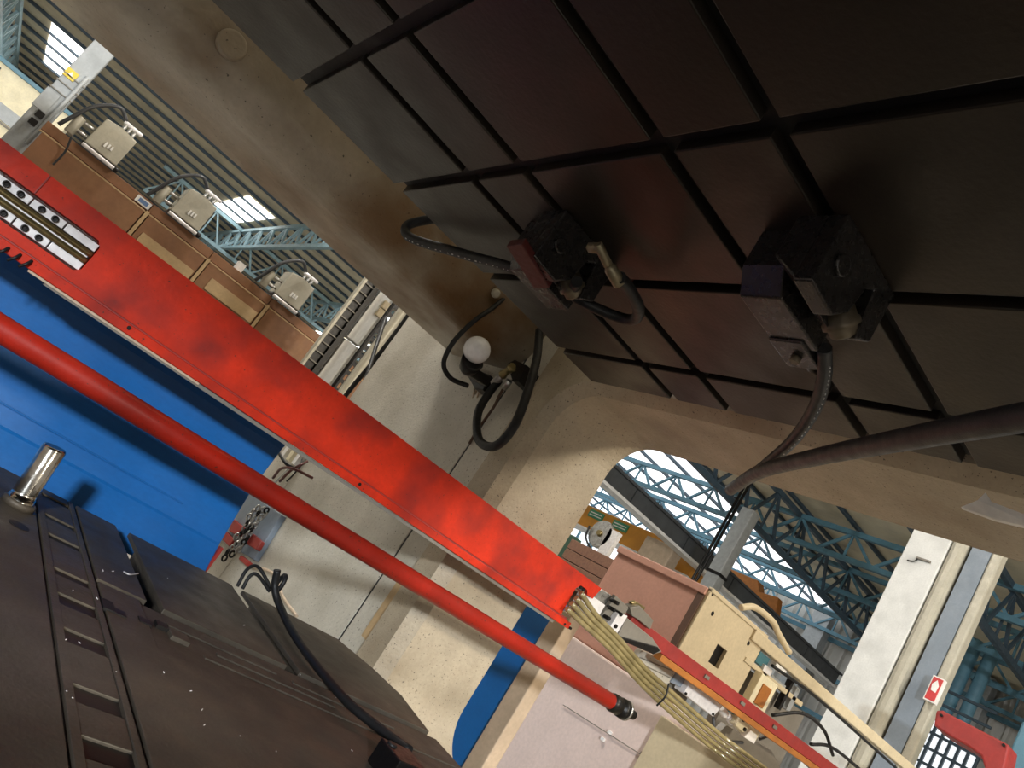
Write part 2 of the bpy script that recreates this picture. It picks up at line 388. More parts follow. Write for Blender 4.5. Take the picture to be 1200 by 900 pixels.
for z0, z1 in ((.112, .131), (.058, .077)):
    for k in range(4):
        x0 = -.055 - .12 + k * .078
        b = MB().box((x0, TY + .008, z0), (x0 + .075, TY + .052, z1)).build('clamp_block', 'silver_block', tb, .0015)
        if k < 3:
            for dx in (.022, .053):
                s_ = MB().lathe((x0 + dx, TY + .008, (z0 + z1) / 2), (0, -1, 0), [(0, .0078), (.005, .0078), (.005, .004), (.0015, .0038)], 14).build('bolt', 'black_metal', b)
for z in (.103, .085):
    MB().cyl((-.5, TY + .014, z), (.135, TY + .014, z), .0075, 14).build('rod', 'brass', tb)
MB().box((-.4, TY + .010, .0925), (.13, TY + .045, .0955)).build('centre_strip', 'silver_block', tb)
MB().box((-.028, TY - .003, wz1), (-.0255, TY + .001, top)).build('joint_line', 'red_dull', tb)
for (px, py) in ((421, 567), (151, 384), (661, 731), (668, 736)):
    q = P(px, py); MB().cyl((q.x, TY - .006, q.z), (q.x, TY + .01, q.z), .005, 10).build('bolt', 'black_metal', tb)
q = P(684, 698); MB().box((2.02, TY + .01, .142), (2.062, TY + .05, .156)).build('bolt_pad', 'steel', tb)
for dx in (.012, .03): MB().cyl((2.02 + dx, TY + .011, .149), (2.02 + dx, TY + .004, .149), .006, 10).build('bolt', 'black_metal', tb)
MB().box((2.075, TY + .012, .06), (2.2, TY + .05, .15)).build('end_plate', 'silver_block', tb, .002)
for px in (6, 20, 33):
    q = P(px, 292 + px * .56)
    MB().tube([(q.x, TY - .004, q.z + .012), (q.x - .004, TY - .012, q.z), (q.x - .012, TY - .008, q.z - .014)], .0035, 6).build('cable_tie', 'black_rubber', label='black cable tie on the red beam edge, ' + {6: 'leftmost', 20: 'middle', 33: 'rightmost'}[px] + ' of three', cat='cable tie', group='cable ties on the red beam')
# ------------------------------------------------------------------ red pipe
rp = thing('red_pipe', 'long dark red pipe with a black end coupling', 'pipe', (0, 1.85, -.158))
MB().cyl((-1.4, 1.85, -.131), (2.36, 1.85, -.131), .0285, 28).build('pipe_body', 'pipe_red', rp)
cp = MB().lathe((2.35, 1.85, -.131), (1, 0, 0), [(0, .026), (.02, .034), (.055, .034), (.057, .026), (.07, .026), (.072, .036), (.10, .036), (.102, .030), (.125, .030), (.127, .017), (.165, .017)], 20).build('coupling', 'black_metal', rp)
MB().lathe((2.448, 1.85, -.131), (1, 0, 0), [(0, .038), (.012, .038)], 20).build('coupling_ring', 'steel', cp)
# ------------------------------------------------------------------ blue guard panel
bp = thing('guard_panel', 'wide blue sheet guard panel behind the red pipe', 'guard panel', (0, 2.15, -.45))
pr = [(2.16, .12), (2.20, -.03), (2.205, -.16), (2.155, -.345), (2.15, -.352), (2.10, -.47), (2.13, -.47), (2.18, -.352), (2.235, -.16), (2.23, -.03), (2.19, .12)]
MB().prism([(-1.8, y, z) for y, z in pr], (2.68, 0, 0)).build('sheet', 'blue_paint', bp, .004)
MB().bar((-1.8, 2.151, -.30), (.72, 2.162, -.30), .004, .004).build('scratch_seam', 'blue_paint', bp)
MB().box((.880, 2.135, -.47), (.890, 2.15, -.35)).build('edge_strip', 'red_dull', bp)
# ------------------------------------------------------------------ bolster
BZ = -.4
bo = thing('bolster', 'dark oily bolster plate with T-slots', 'bolster plate', (0, 0, -1.3))
MB().box((-1.6, -.7, -1.3), (1.36, 1.985, BZ - .070)).build('bolster_body', 'bolster_dark', bo)
def plate(pts, z=BZ, mat='bolster_steel', name='slot_plate', th=.036):
    cx_ = sum(p[0] for p in pts) / len(pts); cy_ = sum(p[1] for p in pts) / len(pts)
    core = [(x - .03 * (1 if x > cx_ else -1), y - .03 * (1 if y > cy_ else -1)) for x, y in pts]
    return MB().prism([(x, y, z - .011) for x, y in pts], (0, 0, .011)).prism([(x, y, BZ - .072) for x, y in core], (0, 0, .060)).build(name, mat, bo, .0015)
R4 = lambda x0, y0, x1, y1: [(x0, y0), (x1, y0), (x1, y1), (x0, y1)]
plate(R4(-1.6, -.7, .352, 2.0)); plate(R4(.462, 1.513, .566, 2.0)); plate(R4(.604, 1.513, .914, 2.0))
plate([(.950, 1.513), (1.37, 1.513), (1.40, 1.72), (1.37, 1.86), (1.30, 2.0), (.950, 2.0)])
plate(R4(.552, 1.295, 1.39, 1.498), BZ - .006); plate(R4(.462, -.7, 1.40, 1.283))
plate(R4(.462, 1.283, .548, 1.50), BZ - .001)
# keyed rail strip let into the bolster, with pockets
rail = MB().box((.354, -.7, BZ - .072), (.460, 2.0, BZ - .005)).build('rail_bed', 'bolster_dark', bo)
MB().box((.358, -.7, BZ - .03), (.372, 2.0, BZ + .001)).build('rail_side', 'bolster_steel', bo, .001)
MB().box((.441, -.7, BZ - .03), (.452, 2.0, BZ + .001)).build('rail_side', 'bolster_steel', bo, .001)
ey = [2.0]
for (px, py) in ((77, 583), (78, 593), (78, 615), (80, 637), (82, 675), (90, 708), (90, 747), (97, 813), (105, 875), (112, 960)):
    c = at(px, py, z=BZ).y; hw = .017 if c > 1.4 else .024
    ey += [c + hw, c - hw]
ey += [-.7]
for k in range(0, len(ey), 2):
    if ey[k] > ey[k + 1]: MB().box((.372, ey[k + 1], BZ - .03), (.441, ey[k], BZ - .001)).build('rail_bar', 'bolster_steel', bo, .0015)
for (px, py, r_) in ((22, 616, .020), (20, 594, .019), (35, 600, .013)):
    c = at(px, py, z=BZ); MB().lathe((c.x, c.y, BZ - .02), (0, 0, 1), [(0, r_), (.0212, r_)], 20).build('dowel_hole', 'bolster_dark', bo)
for (px, py) in ((140, 718), (170, 728), (190, 732)):
    c = at(px, py, z=BZ); MB().box((c.x - .012, c.y - .012, BZ - .02), (c.x + .012, c.y + .012, BZ + .001)).build('socket', 'bolster_dark', bo)
c = at(210, 745, z=BZ); MB().box((c.x - .02, c.y - .02, BZ - .01), (c.x + .02, c.y + .02, BZ + .002)).build('key_plate', 'bolster_steel', bo, .002)
c = at(118, 705, z=BZ); MB().box((.455, c.y - .025, BZ - .02), (.478, c.y + .02, BZ + .0015)).build('socket', 'slide_dark', bo)
for k, (x0, x1, y) in enumerate(((.66, 1.35, 1.35), (.60, .86, 1.44), (.9, 1.2, 1.43), (.7, 1.0, 1.395))):
    MB().box((x0, y, BZ - .02), (x1, y + .012, BZ - .003)).build('slot_rib', 'bolster_steel', bo, .001)
b_ = at(20, 592, z=BZ); u_ = at(65, 524, y=b_.y); ax_ = u_ - b_; L_ = ax_.length
pn = thing('guide_pin', 'shiny steel guide pin standing on the bolster edge', 'pin', b_)
MB().lathe(b_, ax_, [(0, .026), (.02, .026), (.02, .0245), (.03, .0238), (L_ - .004, .0238), (L_, .021)], 28).build('pin_shaft', 'chrome', pn)
MB().lathe(b_, (0, 0, 1), [(0, .033), (.010, .033), (.013, .030)], 24).build('pin_collar', 'bolster_steel', pn)
# metal chips on the bolster
for k in range(26):
    px, py = random.uniform(60, 480), random.uniform(640, 895)
    c = at(px, py, z=BZ)
    if c.x > 1.3 or c.y > 1.95 or c.y < .3: continue
    a = random.uniform(0, 6.28); L_ = random.uniform(.0015, .005)
    MB().bar((c.x, c.y, BZ + .001), (c.x + L_ * math.cos(a), c.y + L_ * math.sin(a), BZ + .0025), .0010, .001).build('metal_chip', 'silver_block', label='tiny bright metal chip lying on the dark bolster', cat='metal chip', group='metal chips on the bolster')
cc = [at(145, 670, z=BZ + .003), at(151, 673, z=BZ + .006), at(157, 673, z=BZ + .004), at(162, 672, z=BZ + .003)]
MB().tube(cc, .0016, 6).build('swarf_curl', 'silver_block', label='curled pale swarf sliver beside the short bolster slot', cat='metal chip')
# ------------------------------------------------------------------ hoses
def hose(name, label, pts, r, mat='black_rubber', cat='hose', **k):
    return MB().tube(pts, r, 12, 8).build(name, mat, label=label, cat=cat, **k)
def printmarks(pts, r, parent, n, a, b, mat='white_print', w_=.003, side=None):
    Pp = resample(pts, 24)
    for k in range(n):
        i = int((a + (b - a) * k / n) * (len(Pp) - 2)); p, q = Pp[i], Pp[i + 1]; d = (q - p).normalized()
        v_ = -p.normalized(); nrm = (v_ - d * v_.dot(d)).normalized(); s_ = d.cross(nrm)
        c_ = p + (nrm * .8 + s_ * .6 * (side or 1)) * r
        L_ = random.uniform(.4, 1) * w_ * 1.3
        MB().bar(c_ - d * L_, c_ + d * L_, .0012, w_ * random.uniform(.5, 1), nrm * .6 - s_ * .8).build('print_mark', mat, parent)
def pp(l): return [at(*a[:2], **{a[2]: a[3]}) for a in l]
h1 = pp([(545, 250, 'y', 1.80), (510, 256, 'y', 1.95), (478, 264, 'y', 2.0), (482, 279, 'y', 1.95), (540, 297, 'y', 1.72), (600, 314, 'y', 1.5), (650, 335, 'y', 1.36)])
h = hose('hydraulic_hose', 'black hose looping out past the slide edge to the red-sided clamp', h1, .014)
printmarks(h1, .014, h, 22, .5, .9)
h2 = pp([(590, 350, 'y', 2.44), (576, 362, 'y', 2.40), (556, 376, 'y', 2.38), (532, 400, 'y', 2.40), (520, 425, 'y', 2.42), (528, 443, 'y', 2.42), (548, 452, 'y', 2.42)])
hose('lamp_cable', 'black cable curving from the oily beam to the globe lamp', h2, .0095, cat='cable')
h3 = pp([(632, 388, 'x', 1.5), (629, 420, 'x', 1.48), (618, 460, 'x', 1.45), (602, 500, 'x', 1.44), (580, 523, 'x', 1.45), (561, 515, 'x', 1.47), (560, 485, 'x', 1.5), (572, 462, 'x', 1.52), (585, 446, 'x', 1.54)])
hose('hydraulic_hose', 'black hose looping below the valve on the cream column', h3, .0165)
h4 = pp([(966, 408, 'z', .60), (966, 440, 'z', .585), (955, 478, 'z', .57), (930, 515, 'z', .56), (900, 542, 'z', .555), (864, 570, 'z', .55)])
h4[-1] = h4[-1] + V((0, 0, -.005))
h = hose('hydraulic_hose', 'black printed hose hanging from the larger clamp', h4, .0125, 'hose_grey')
printmarks(h4, .0125, h, 26, .12, .85, w_=.0028, side=-1)
h5 = pp([(856, 574, 'z', .545), (890, 553, 'z', .52), (960, 535, 'z', .48), (1060, 515, 'z', .44), (1150, 498, 'z', .42), (1230, 484, 'z', .41)])
h5 += [h5[-1] + (h5[-1] - h5[-2]) * 2, h5[-1] + (h5[-1] - h5[-2]) * 5 + V((0, 0, .1)), h5[-1] + (h5[-1] - h5[-2]) * 6.5 + V((0, 0, .30))]
hose('hydraulic_hose', 'thick grey hose sweeping across to the right edge', h5, .0158, 'hose_grey')
h6 = pp([(676, 330, 'z', .60), (672, 345, 'z', .60), (690, 357, 'z', .60), (725, 372, 'z', .61), (744, 374, 'z', .61), (748, 360, 'z', .60), (738, 340, 'z', .59), (726, 325, 'z', .58)])
hose('hydraulic_hose', 'short black hose curling under the red-sided clamp to its elbow', h6, .0125)
h7 = pp([(325, 668, 'z', -.30), (322, 690, 'z', -.345), (330, 715, 'z', -.375), (352, 755, 'z', -.383), (400, 815, 'z', -.383), (440, 850, 'z', -.38), (480, 880, 'z', -.37)])
hose('air_hose', 'black hose with an eyelet end lying across the bolster', h7, .010)
# eyelet at the hose end
e0 = at(328, 684, z=-.335); q_ = [e0 + V((.0, .016 * math.cos(a), .026 * math.sin(a))) for a in [k * math.pi / 8 for k in range(16)]]
MB().tube(q_, .0065, 8, 1, True).build('hose_eyelet', 'black_rubber', label='dark ring eyelet at the end of the bolster hose', cat='eyelet')
h8 = pp([(278, 687, 'y', 2.0), (290, 667, 'y', 2.02), (303, 665, 'y', 2.03), (318, 690, 'y', 2.01)])
hose('bent_wire', 'upper of two bent black wires over the bolster corner', h8, .005, cat='wire')
h9 = pp([(284, 690, 'y', 1.99), (293, 675, 'y', 2.0), (302, 674, 'y', 2.0), (316, 693, 'y', 1.99)])
hose('bent_wire', 'lower of two bent black wires over the bolster corner', h9, .005, cat='wire')
h9 = pp([(296, 664, 'x', 1.54), (320, 672, 'x', 1.53), (332, 700, 'x', 1.54), (348, 722, 'x', 1.55)])
hose('thin_wire', 'thin pale wire trailing along the column foot', h9, .006, 'stripe_beige', cat='wire')
c = at(468, 885, z=-.36); bx = at(455, 858, z=-.36)
bk = thing('hose_block', 'small black block at the bolster front where the hose ends', 'block', (c.x, c.y, BZ))
MB().box((c.x - .035, c.y - .05, BZ), (c.x + .04, c.y + .03, -.352)).build('block_body', 'black_metal', bk, .003)
MB().cyl((c.x - .02, c.y + .01, -.36), (c.x - .02, c.y + .01, -.348), .01, 12).build('block_fitting', 'black_rubber', bk)
# ------------------------------------------------------------------ hydraulic clamps
def clamp(label, x, y, zt, zb, red, s=1.0):
    t = thing('hydraulic_clamp', label, 'clamp', (x, y, zt), 'clamps under the slide')
    d = .185 * s                                   # length along the feed direction
    # main body: pentagon in the XZ plane, facing the camera side
    nose = .045 * s
    MB().prism([(x, y, zt), (x, y, zb), (x + .075 * s, y, zb - .004), (x + .105 * s, y, zb + .025), (x + .115 * s, y, zt - .045), (x + .135 * s, y, zt - .03), (x + .15 * s, y, zb + .01), (x + d, y, zb + .03), (x + d, y, zt)], (0, .032 * s, 0)).build('clamp_body', 'clamp_metal', t, .003)
    # chamfered shoulder and lower jaw behind the body
    MB().prism([(x, y + .032 * s, zt), (x, y + .032 * s, zb + .006), (x, y + .085 * s, zb + .045), (x, y + .085 * s, zt)], (.15 * s, 0, 0)).build('shoulder', 'clamp_metal', t, .003)
    MB().prism([(x + .03 * s, y + .085 * s, zt), (x + .03 * s, y + .085 * s, zb + .05), (x + .06 * s, y + .085 * s, zb + .01), (x + .20 * s, y + .085 * s, zb + .01), (x + .20 * s, y + .085 * s, zt)], (0, .08 * s, 0)).build('jaw', 'clamp_metal', t, .003)
    if red:
        MB().prism([at(a, b, z=.565) for a, b in ((593, 289), (611, 287), (643, 338), (626, 338))], (0, 0, .018)).build('side_plate', 'red_dark', t, .002)
    else:
        MB().box((x + .17 * s, y + .1 * s, zb + .005), (x + .25 * s, y + .165 * s, zb + .055)).build('hose_adapter', 'clamp_metal', t, .003)
        MB().cyl((x + .215 * s, y + .13 * s, zb + .005), (x + .215 * s, y + .13 * s, zb - .006), .009, 12).build('adapter_screw', 'nose_metal', t)
        MB().cyl((x + .25 * s, y + .13 * s, zb + .03), (x + .275 * s, y + .13 * s, zb + .028), .017, 14).build('hose_collar', 'black_metal', t)
    pc = V((x + .036 * s, y, (zt + zb) / 2 - .004))
    pin = MB().lathe(pc, (0, -1, 0), [(0, .017 * s), (.006, .017 * s), (.007, .014 * s)], 20).build('pivot_pin', 'clamp_metal', t)
    MB().lathe((x + .112 * s, y + .034 * s, zb + .045), (.8, -.2, -.5), [(0, .026 * s), (.025, .026 * s), (.028, .029 * s), (.036, .029 * s), (.038, .023 * s), (.05, .021 * s), (.054, .016 * s)], 22).build('piston_nose', 'nose_metal', t)
    return t
clamp('large black hydraulic clamp with a hose below, right of the slide', .729, .624, .7, .577, False)
ct = clamp('black hydraulic clamp with a dark red side plate under the slide', .68, 1.23, .7, .574, True, 1.0)
el = thing('elbow_fitting', 'pale brass elbow fitting on the red-sided clamp', 'fitting', at(703, 293, z=.60))
a0, a1, a2, a3 = at(692, 290, z=.60), at(703, 291, z=.595), at(713, 311, z=.585), at(727, 333, z=.575)
MB().cyl(a0, a1, .011, 6).build('elbow_end', 'brass_dull', el); MB().cyl(a1 - (a2 - a1) * .25, a2, .0095, 6).build('elbow_body', 'brass_dull', el)
MB().lathe(a2, a3 - a2, [(0, .008), (.006, .012), (.02, .013), ((a3 - a2).length, .0135)], 10).build('ferrule', 'brass_dull', el)
# ------------------------------------------------------------------ globe lamp and valve on the column
lp = thing('globe_lamp', 'white globe bulb in a black swivel holder on the column', 'lamp', at(556, 440, x=1.6))
gc = at(559, 410, x=1.34)
MB().sphere(gc, .0525).build('bulb', 'globe', lp)
s0 = at(548, 432, x=1.37); s1 = at(556, 420, x=1.345)
MB().lathe(s0, s1 - s0, [(-.02, .02), (0, .036), (.02, .04), (.045, .045)], 20).build('socket_cup', 'black_metal', lp)
b0 = at(546, 432, x=1.39); b1 = at(570, 447, x=1.5)
MB().bar(b0, b1, .055, .04).build('swivel_arm', 'black_metal', lp, .006)
m0 = at(560, 449, x=1.6); MB().prism([at(545, 436, x=1.55), at(549, 428, x=1.55), at(575, 440, x=1.55), at(566, 457, x=1.55), at(556, 455, x=1.55)], (.05, 0, 0)).build('mount_plate', 'black_metal', lp, .004)
for k in range(4):
    q0 = at(556 + k * 3, 456, x=1.597); MB().tube([q0, at(554 + k * 2.6, 466 - (k % 2) * 4, x=1.598)], .004, 6).build('drip', 'stripe_beige', lp)
vl = thing('hydraulic_valve', 'black valve block with brass fittings beside the globe lamp', 'valve', at(606, 437, x=1.6))
MB().prism([at(594, 426, x=1.52), at(603, 421, x=1.52), at(618, 428, x=1.52), at(608, 447, x=1.52), at(600, 446, x=1.52)], (.08, 0, 0)).build('valve_body', 'black_metal', vl, .004)
f0, f1, f2 = at(602, 430, x=1.51), at(588, 440, x=1.52), at(578, 450, x=1.53)
MB().lathe(f0, f1 - f0, [(0, .02), (.02, .02), (.021, .013), (.05, .015), (.06, .020), ((f1 - f0).length, .018)], 8).build('fitting', 'brass', vl)
MB().cyl(f1, f2, .016, 12).build('ferrule', 'steel', vl)
f3, f4 = at(597, 446, x=1.53), at(590, 455, x=1.54); MB().cyl(f3, f4, .015, 8).build('fitting', 'steel', vl)
hp = pp([(592, 452, 'x', 1.55), (585, 464, 'x', 1.57), (578, 478, 'x', 1.58), (560, 503, 'x', 1.59), (550, 520, 'x', 1.592)])
hose('copper_line', 'thin brown tube running down from the valve along the column seam', hp, .006, 'brown_dark', cat='tube')
hp = pp([(550, 520, 'x', 1.592), (535, 545, 'x', 1.594), (530, 553, 'x', 1.594)])
# peeling sheet on the slide edge
ps = [at(1136, 592, x=1.58), at(1155, 578, x=1.56), at(1158, 587, x=1.56), at(1200, 604, x=1.56), at(1215, 640, x=1.575), at(1165, 570 + 30, x=1.58)]
ps = [at(1126, 594, x=1.57), at(1146, 586, x=1.55), at(1155, 577, x=1.54), at(1162, 588, x=1.55), at(1225, 612, x=1.56), at(1225, 622, x=1.57), at(1165, 608, x=1.575)]
MB().prism(ps, (.012, 0, 0)).build('torn_padding', 'sign_white', label='torn pale padding sticking out above the window edge', cat='padding')
# chain bundle with red plates hung on the column foot
ch = thing('chain_rack', 'dark hanging plate with red blocks holding the chains', 'rack', at(305, 620, x=1.56))
def quad(pl, x, th, name, mat, par): return MB().prism([at(a, b, x=x) for a, b in pl], (th, 0, 0)).build(name, mat, par, .004)
quad([(286, 574), (330, 603), (297, 656), (254, 630)], 1.57, .03, 'back_plate', 'bluegrey', ch)
for pl in ([(272, 607), (284, 617), (278, 628), (268, 622)], [(264, 622), (274, 632), (268, 640), (260, 632)], [(296, 625), (306, 634), (300, 644), (288, 637)], [(282, 650), (292, 658), (287, 662), (279, 655)]):
    quad(pl, 1.545, .025, 'red_block', 'red_dull', ch)
lk = None
for s_ in range(3):
    cn = thing('lifting_chain', ['left', 'middle', 'right'][s_] + 'most strand of the dark steel chain by the blue panel', 'chain', at(262 + s_ * 9, 655, x=1.52), 'chains on the rack')
    a, b = at(302 + s_ * 6, 592 + s_ * 2, x=1.53), at(262 + s_ * 8, 657 - s_ * 5, x=1.53)
    n = 11; ax = (b - a) / n; u = ax.normalized(); e1 = V((1, 0, 0)).cross(u).normalized(); e2 = u.cross(e1)
    for k in range(n):
        ctr = a + ax * (k + .5) + V((random.uniform(-.01, .01), 0, 0)); sd = e1 if k % 2 else e2; L_ = ax.length * .62
        pts = [ctr + u * L_ * math.cos(t) + sd * .011 * math.sin(t) for t in [j * math.pi / 5 for j in range(10)]]
        MB().tube(pts, .0052, 6, 1, True).build('link', 'steel' if random.random() < .75 else 'black_metal', cn)
# wiring behind the beam
for k, (pl, r_, mt, lb) in enumerate((
    ([(326, 517, 'x', 1.4), (327, 530, 'x', 1.42), (336, 544, 'x', 1.45), (350, 551, 'x', 1.52)], .008, 'black_rubber', 'black cable dropping beside the end of the blue panel'),
    ([(320, 560, 'x', 1.5), (330, 549, 'x', 1.46), (345, 550, 'x', 1.46), (366, 560, 'x', 1.58)], .007, 'maroon_wire', 'dark red hose arching to the column by the blue panel'),
    ([(328, 564, 'x', 1.52), (340, 552, 'x', 1.5), (352, 545, 'x', 1.5), (360, 541, 'x', 1.55)], .007, 'maroon_wire', 'lower dark red hose crossing behind the pipe'),
    ([(336, 564, 'x', 1.55), (344, 556, 'x', 1.54), (352, 546, 'x', 1.54), (354, 538, 'x', 1.55)], .004, 'black_rubber', 'thin black wire between the dark red hoses'),
    ([(322, 566, 'x', 1.57), (329, 558, 'x', 1.57), (338, 549, 'x', 1.57)], .004, 'white_paint', 'short white wire beside the blue panel edge'))):
    hose('wire_hose', lb, pp(pl), r_, mt)
for k in range(3):
    q = at(338 + k * 6.5, 530 + k * 4.5, x=1.58); MB().box((1.56, q.y - .02, q.z - .035), (1.6, q.y + .02, q.z + .035)).build('terminal_block', 'sign_white' if k != 1 else 'cream_light', label=['leftmost', 'middle', 'rightmost'][k] + ' small pale terminal block under the red beam', cat='terminal', group='terminals under the red beam')
# cables and conduits at the column's outer edge
for k, (px, py, x, r_, mt, lb) in enumerate((
    (452, 424, 1.78, .030, 'regulator_beige', 'beige conduit nearest the cream column'),
    (437, 412, 2.0, .036, 'regulator_beige', 'beige conduit next to the cable ladder'),
    (446, 414, 1.74, .014, 'black_rubber', 'black cable running up between the two conduits'))):
    q = at(px, py, x=x); q.y = max(q.y, 4.64) if k == 1 else q.y; MB().tube([(x, q.y, .07 if k != 1 else -1.3), (x, q.y + (.05 if k == 2 else 0), .4), (x, q.y, .8), (x, q.y, 1.7)], r_, 12, 6).build('conduit' if k < 2 else 'cable', mt, label=lb, cat='conduit' if k < 2 else 'cable')
hose('cable', 'black cable crossing in front of the conduits', pp([(416, 474, 'x', 1.66), (430, 440, 'x', 1.66), (441, 405, 'x', 1.68), (452, 372, 'x', 1.72)]) , .012, cat='cable')
# ------------------------------------------------------------------ brown girder and what stands on it
GY = 6.0
def G(px, py): return at(px, py, y=GY)
bg = thing('brown_girder', 'long brown painted girder behind the red beam', 'girder', (.6, GY, -1.3))
gx0, gx1, gt = -.30, 2.75, .872
MB().box((gx0 + .13, GY + .04, .2), (gx1, GY + .5, gt - .006)).build('girder_core', 'brown_dark', bg)
jx = [gx0, G(132, 232).x, G(228, 305).x + .28, G(305, 375).x + .28, gx1]
jx = [gx0, .50, 1.02, 1.58, 2.16, gx1]
for k in range(5):
    MB().box((jx[k], GY + .01, .80), (jx[k + 1] - .006, GY + .05, gt)).build('upper_panel', 'brown_paint', bg, .003)
    MB().box((jx[k] + .02, GY - .01, .2), (jx[k + 1] - .02, GY + .04, .795)).build('lower_panel', 'brown_paint', bg, .003)
    if k: MB().box((jx[k] - .012, GY - .02, .2), (jx[k] + .012, GY + .0, .80)).build('joint_strip', 'tan_paint', bg)
MB().box((gx0, GY - .012, .783), (gx1, GY + .03, .792)).build('ledge', 'tan_paint', bg)
MB().box((jx[2] + .1, GY - .02, .60), (jx[3] - .03, GY - .009, .70)).build('tan_patch', 'tan_paint', bg)
MB().box((jx[1] + .06, GY - .02, .58), (jx[2] - .03, GY - .009, .66)).build('tan_patch', 'tan_paint', bg)
for x in (-.1, 2.4): MB().box((x, GY + .1, -1.3), (x + .25, GY + .4, .22)).build('girder_leg', 'brown_dark', bg)
q = G(168, 237); sp = MB().box((q.x - .055, GY - .004, q.z - .025), (q.x + .055, GY + .008, q.z + .025)).build('name_plate', 'sign_white', label='small white name plate on the brown girder', cat='sign')
MB().box((q.x - .035, GY - .008, q.z - .014), (q.x + .035, GY - .0035, q.z + .014)).build('plate_print', 'sign_blue', sp)
def regulator(px, py, lab):
    b = at(px, py, y=GY - .05)
    t = thing('regulator_box', lab, 'regulator', (b.x, b.y, gt), 'beige boxes on the brown girder')
    x0, y0, z0 = b.x, GY - .05, gt
    wv, hv, dv = .235, .225, .2
    body = MB().prism([(x0, y0, z0 + .035), (x0 + wv, y0, z0 + .035), (x0 + wv, y0, z0 + .035 + hv), (x0 + wv * .5, y0 - .012, z0 + .045 + hv), (x0 + .01, y0, z0 + .03 + hv)], (0, dv, 0)).build('housing', 'regulator_beige', t, .008)
    MB().box((x0 - .01, y0 + .02, z0 + .024), (x0 + wv + .03, y0 + dv - .02, z0 + .036)).build('base_plate', 'black_metal', t)
    for k in range(3):
        MB().box((x0 + .10 + .022 * k, y0 - .018, z0 + .085 + .004 * k), (x0 + .112 + .022 * k, y0 - .002, z0 + .125)).build('label_mark', 'sign_white', body)
    # pipe stubs on the top right
    for k in range(3):
        MB().cyl((x0 + wv * .52 + k * .035, y0 + .05, z0 + hv + .03), (x0 + wv * .52 + k * .035, y0 + .05, z0 + hv + .10 + .012 * (k % 2)), .013, 10).build('outlet_stub', 'steel', t)
    MB().cyl((x0 + wv * .42, y0 + .05, z0 + hv + .10), (x0 + wv * 1.0, y0 + .05, z0 + hv + .10), .015, 10).build('manifold', 'silver_block', t)
    MB().tube([(x0 + wv * .45, y0 + .05, z0 + hv + .11), (x0 + .02, y0 + .03, z0 + hv + .15), (x0 - .09, y0 + .03, z0 + hv + .04), (x0 - .15, y0 + .04, z0 + .09), (x0 - .17, y0 + .05, z0 + .02)], .014, 10).build('supply_hose', 'hose_grey', t)
    MB().cyl((x0 - .10, y0 + .06, z0 + .02), (x0 - .10, y0 + .06, z0 + .16), .032, 14).build('filter_bowl', 'regulator_beige', t)
    for k in range(2): MB().cyl((x0 - .10, y0 + .06, z0 + .07 + .07 * k), (x0 + .01, y0 + .06, z0 + .075 + .07 * k), .012, 8).build('link_pipe', 'steel', t)
    MB().cyl((x0 + .0, y0 + .0, z0 + .014), (x0 + wv + .0, y0 + .0, z0 + .012), .014, 10).build('drain_pipe', 'silver_block', t)
    MB().cyl((x0 + wv, y0, z0 + .012), (x0 + wv + .03, y0, z0 + .012), .02, 10).build('drain_cap', 'black_metal', t)
    return t
for px, py, wd in ((96, 168, 'nearest the grey post'), (197, 249, 'in the middle of three'), (321, 345, 'nearest the cable ladder')):
    regulator(px, py, 'beige pressure box on the brown girder, ' + wd)
hp = [at(84, 160, y=GY - .1), at(76, 178, y=GY - .05), at(62, 193, y=GY - .03)]
hose('drain_wire', 'thin grey wire hanging over the brown girder', hp, .007, 'hose_grey', cat='wire')
q = at(286, 308, y=GY + .05); MB().box((q.x - .03, GY + .05, gt - .002), (q.x + .03, GY + .12, gt + .075)).build('small_box', 'sign_white', label='small white box on the brown girder', cat='box')
# grey post with a yellow sticker
gp = thing('grey_post', 'grey steel post with a yellow warning sticker', 'post', (at(62, 120, y=6.4).x, 6.4, -1.3))
q = at(62, 120, y=6.4); MB().box((q.x - .075, 6.4, -1.3), (q.x + .075, 6.52, 1.75)).build('post_body', 'grey_paint', gp, .006)
MB().box((q.x - .085, 6.39, .95), (q.x + .01, 6.41, 1.12)).build('post_cover', 'grey_paint', gp, .003)
MB().cyl((q.x + .05, 6.385, .7), (q.x + .05, 6.385, 1.35), .014, 8).build('post_conduit', 'grey_paint', gp)
q2 = at(83, 87, y=6.39); st = MB().box((q2.x - .04, 6.388, q2.z - .035), (q2.x + .04, 6.4, q2.z + .035)).build('warning_sticker', 'sign_yellow', gp)
MB().prism([(q2.x - .02, 6.386, q2.z - .018), (q2.x + .02, 6.386, q2.z - .018), (q2.x, 6.386, q2.z + .02)], (0, .003, 0)).build('sticker_mark', 'sign_white', st)
for z in (.83, .9): MB().box((q.x - .03, 6.37, z), (q.x + .02, 6.4, z + .045)).build('clip', 'black_metal', gp)
for z in (1.13, 1.20, 1.27): MB().box((q.x - .082, 6.386, z), (q.x + .082, 6.4, z + .008)).build('band', 'gutter_grey', gp)
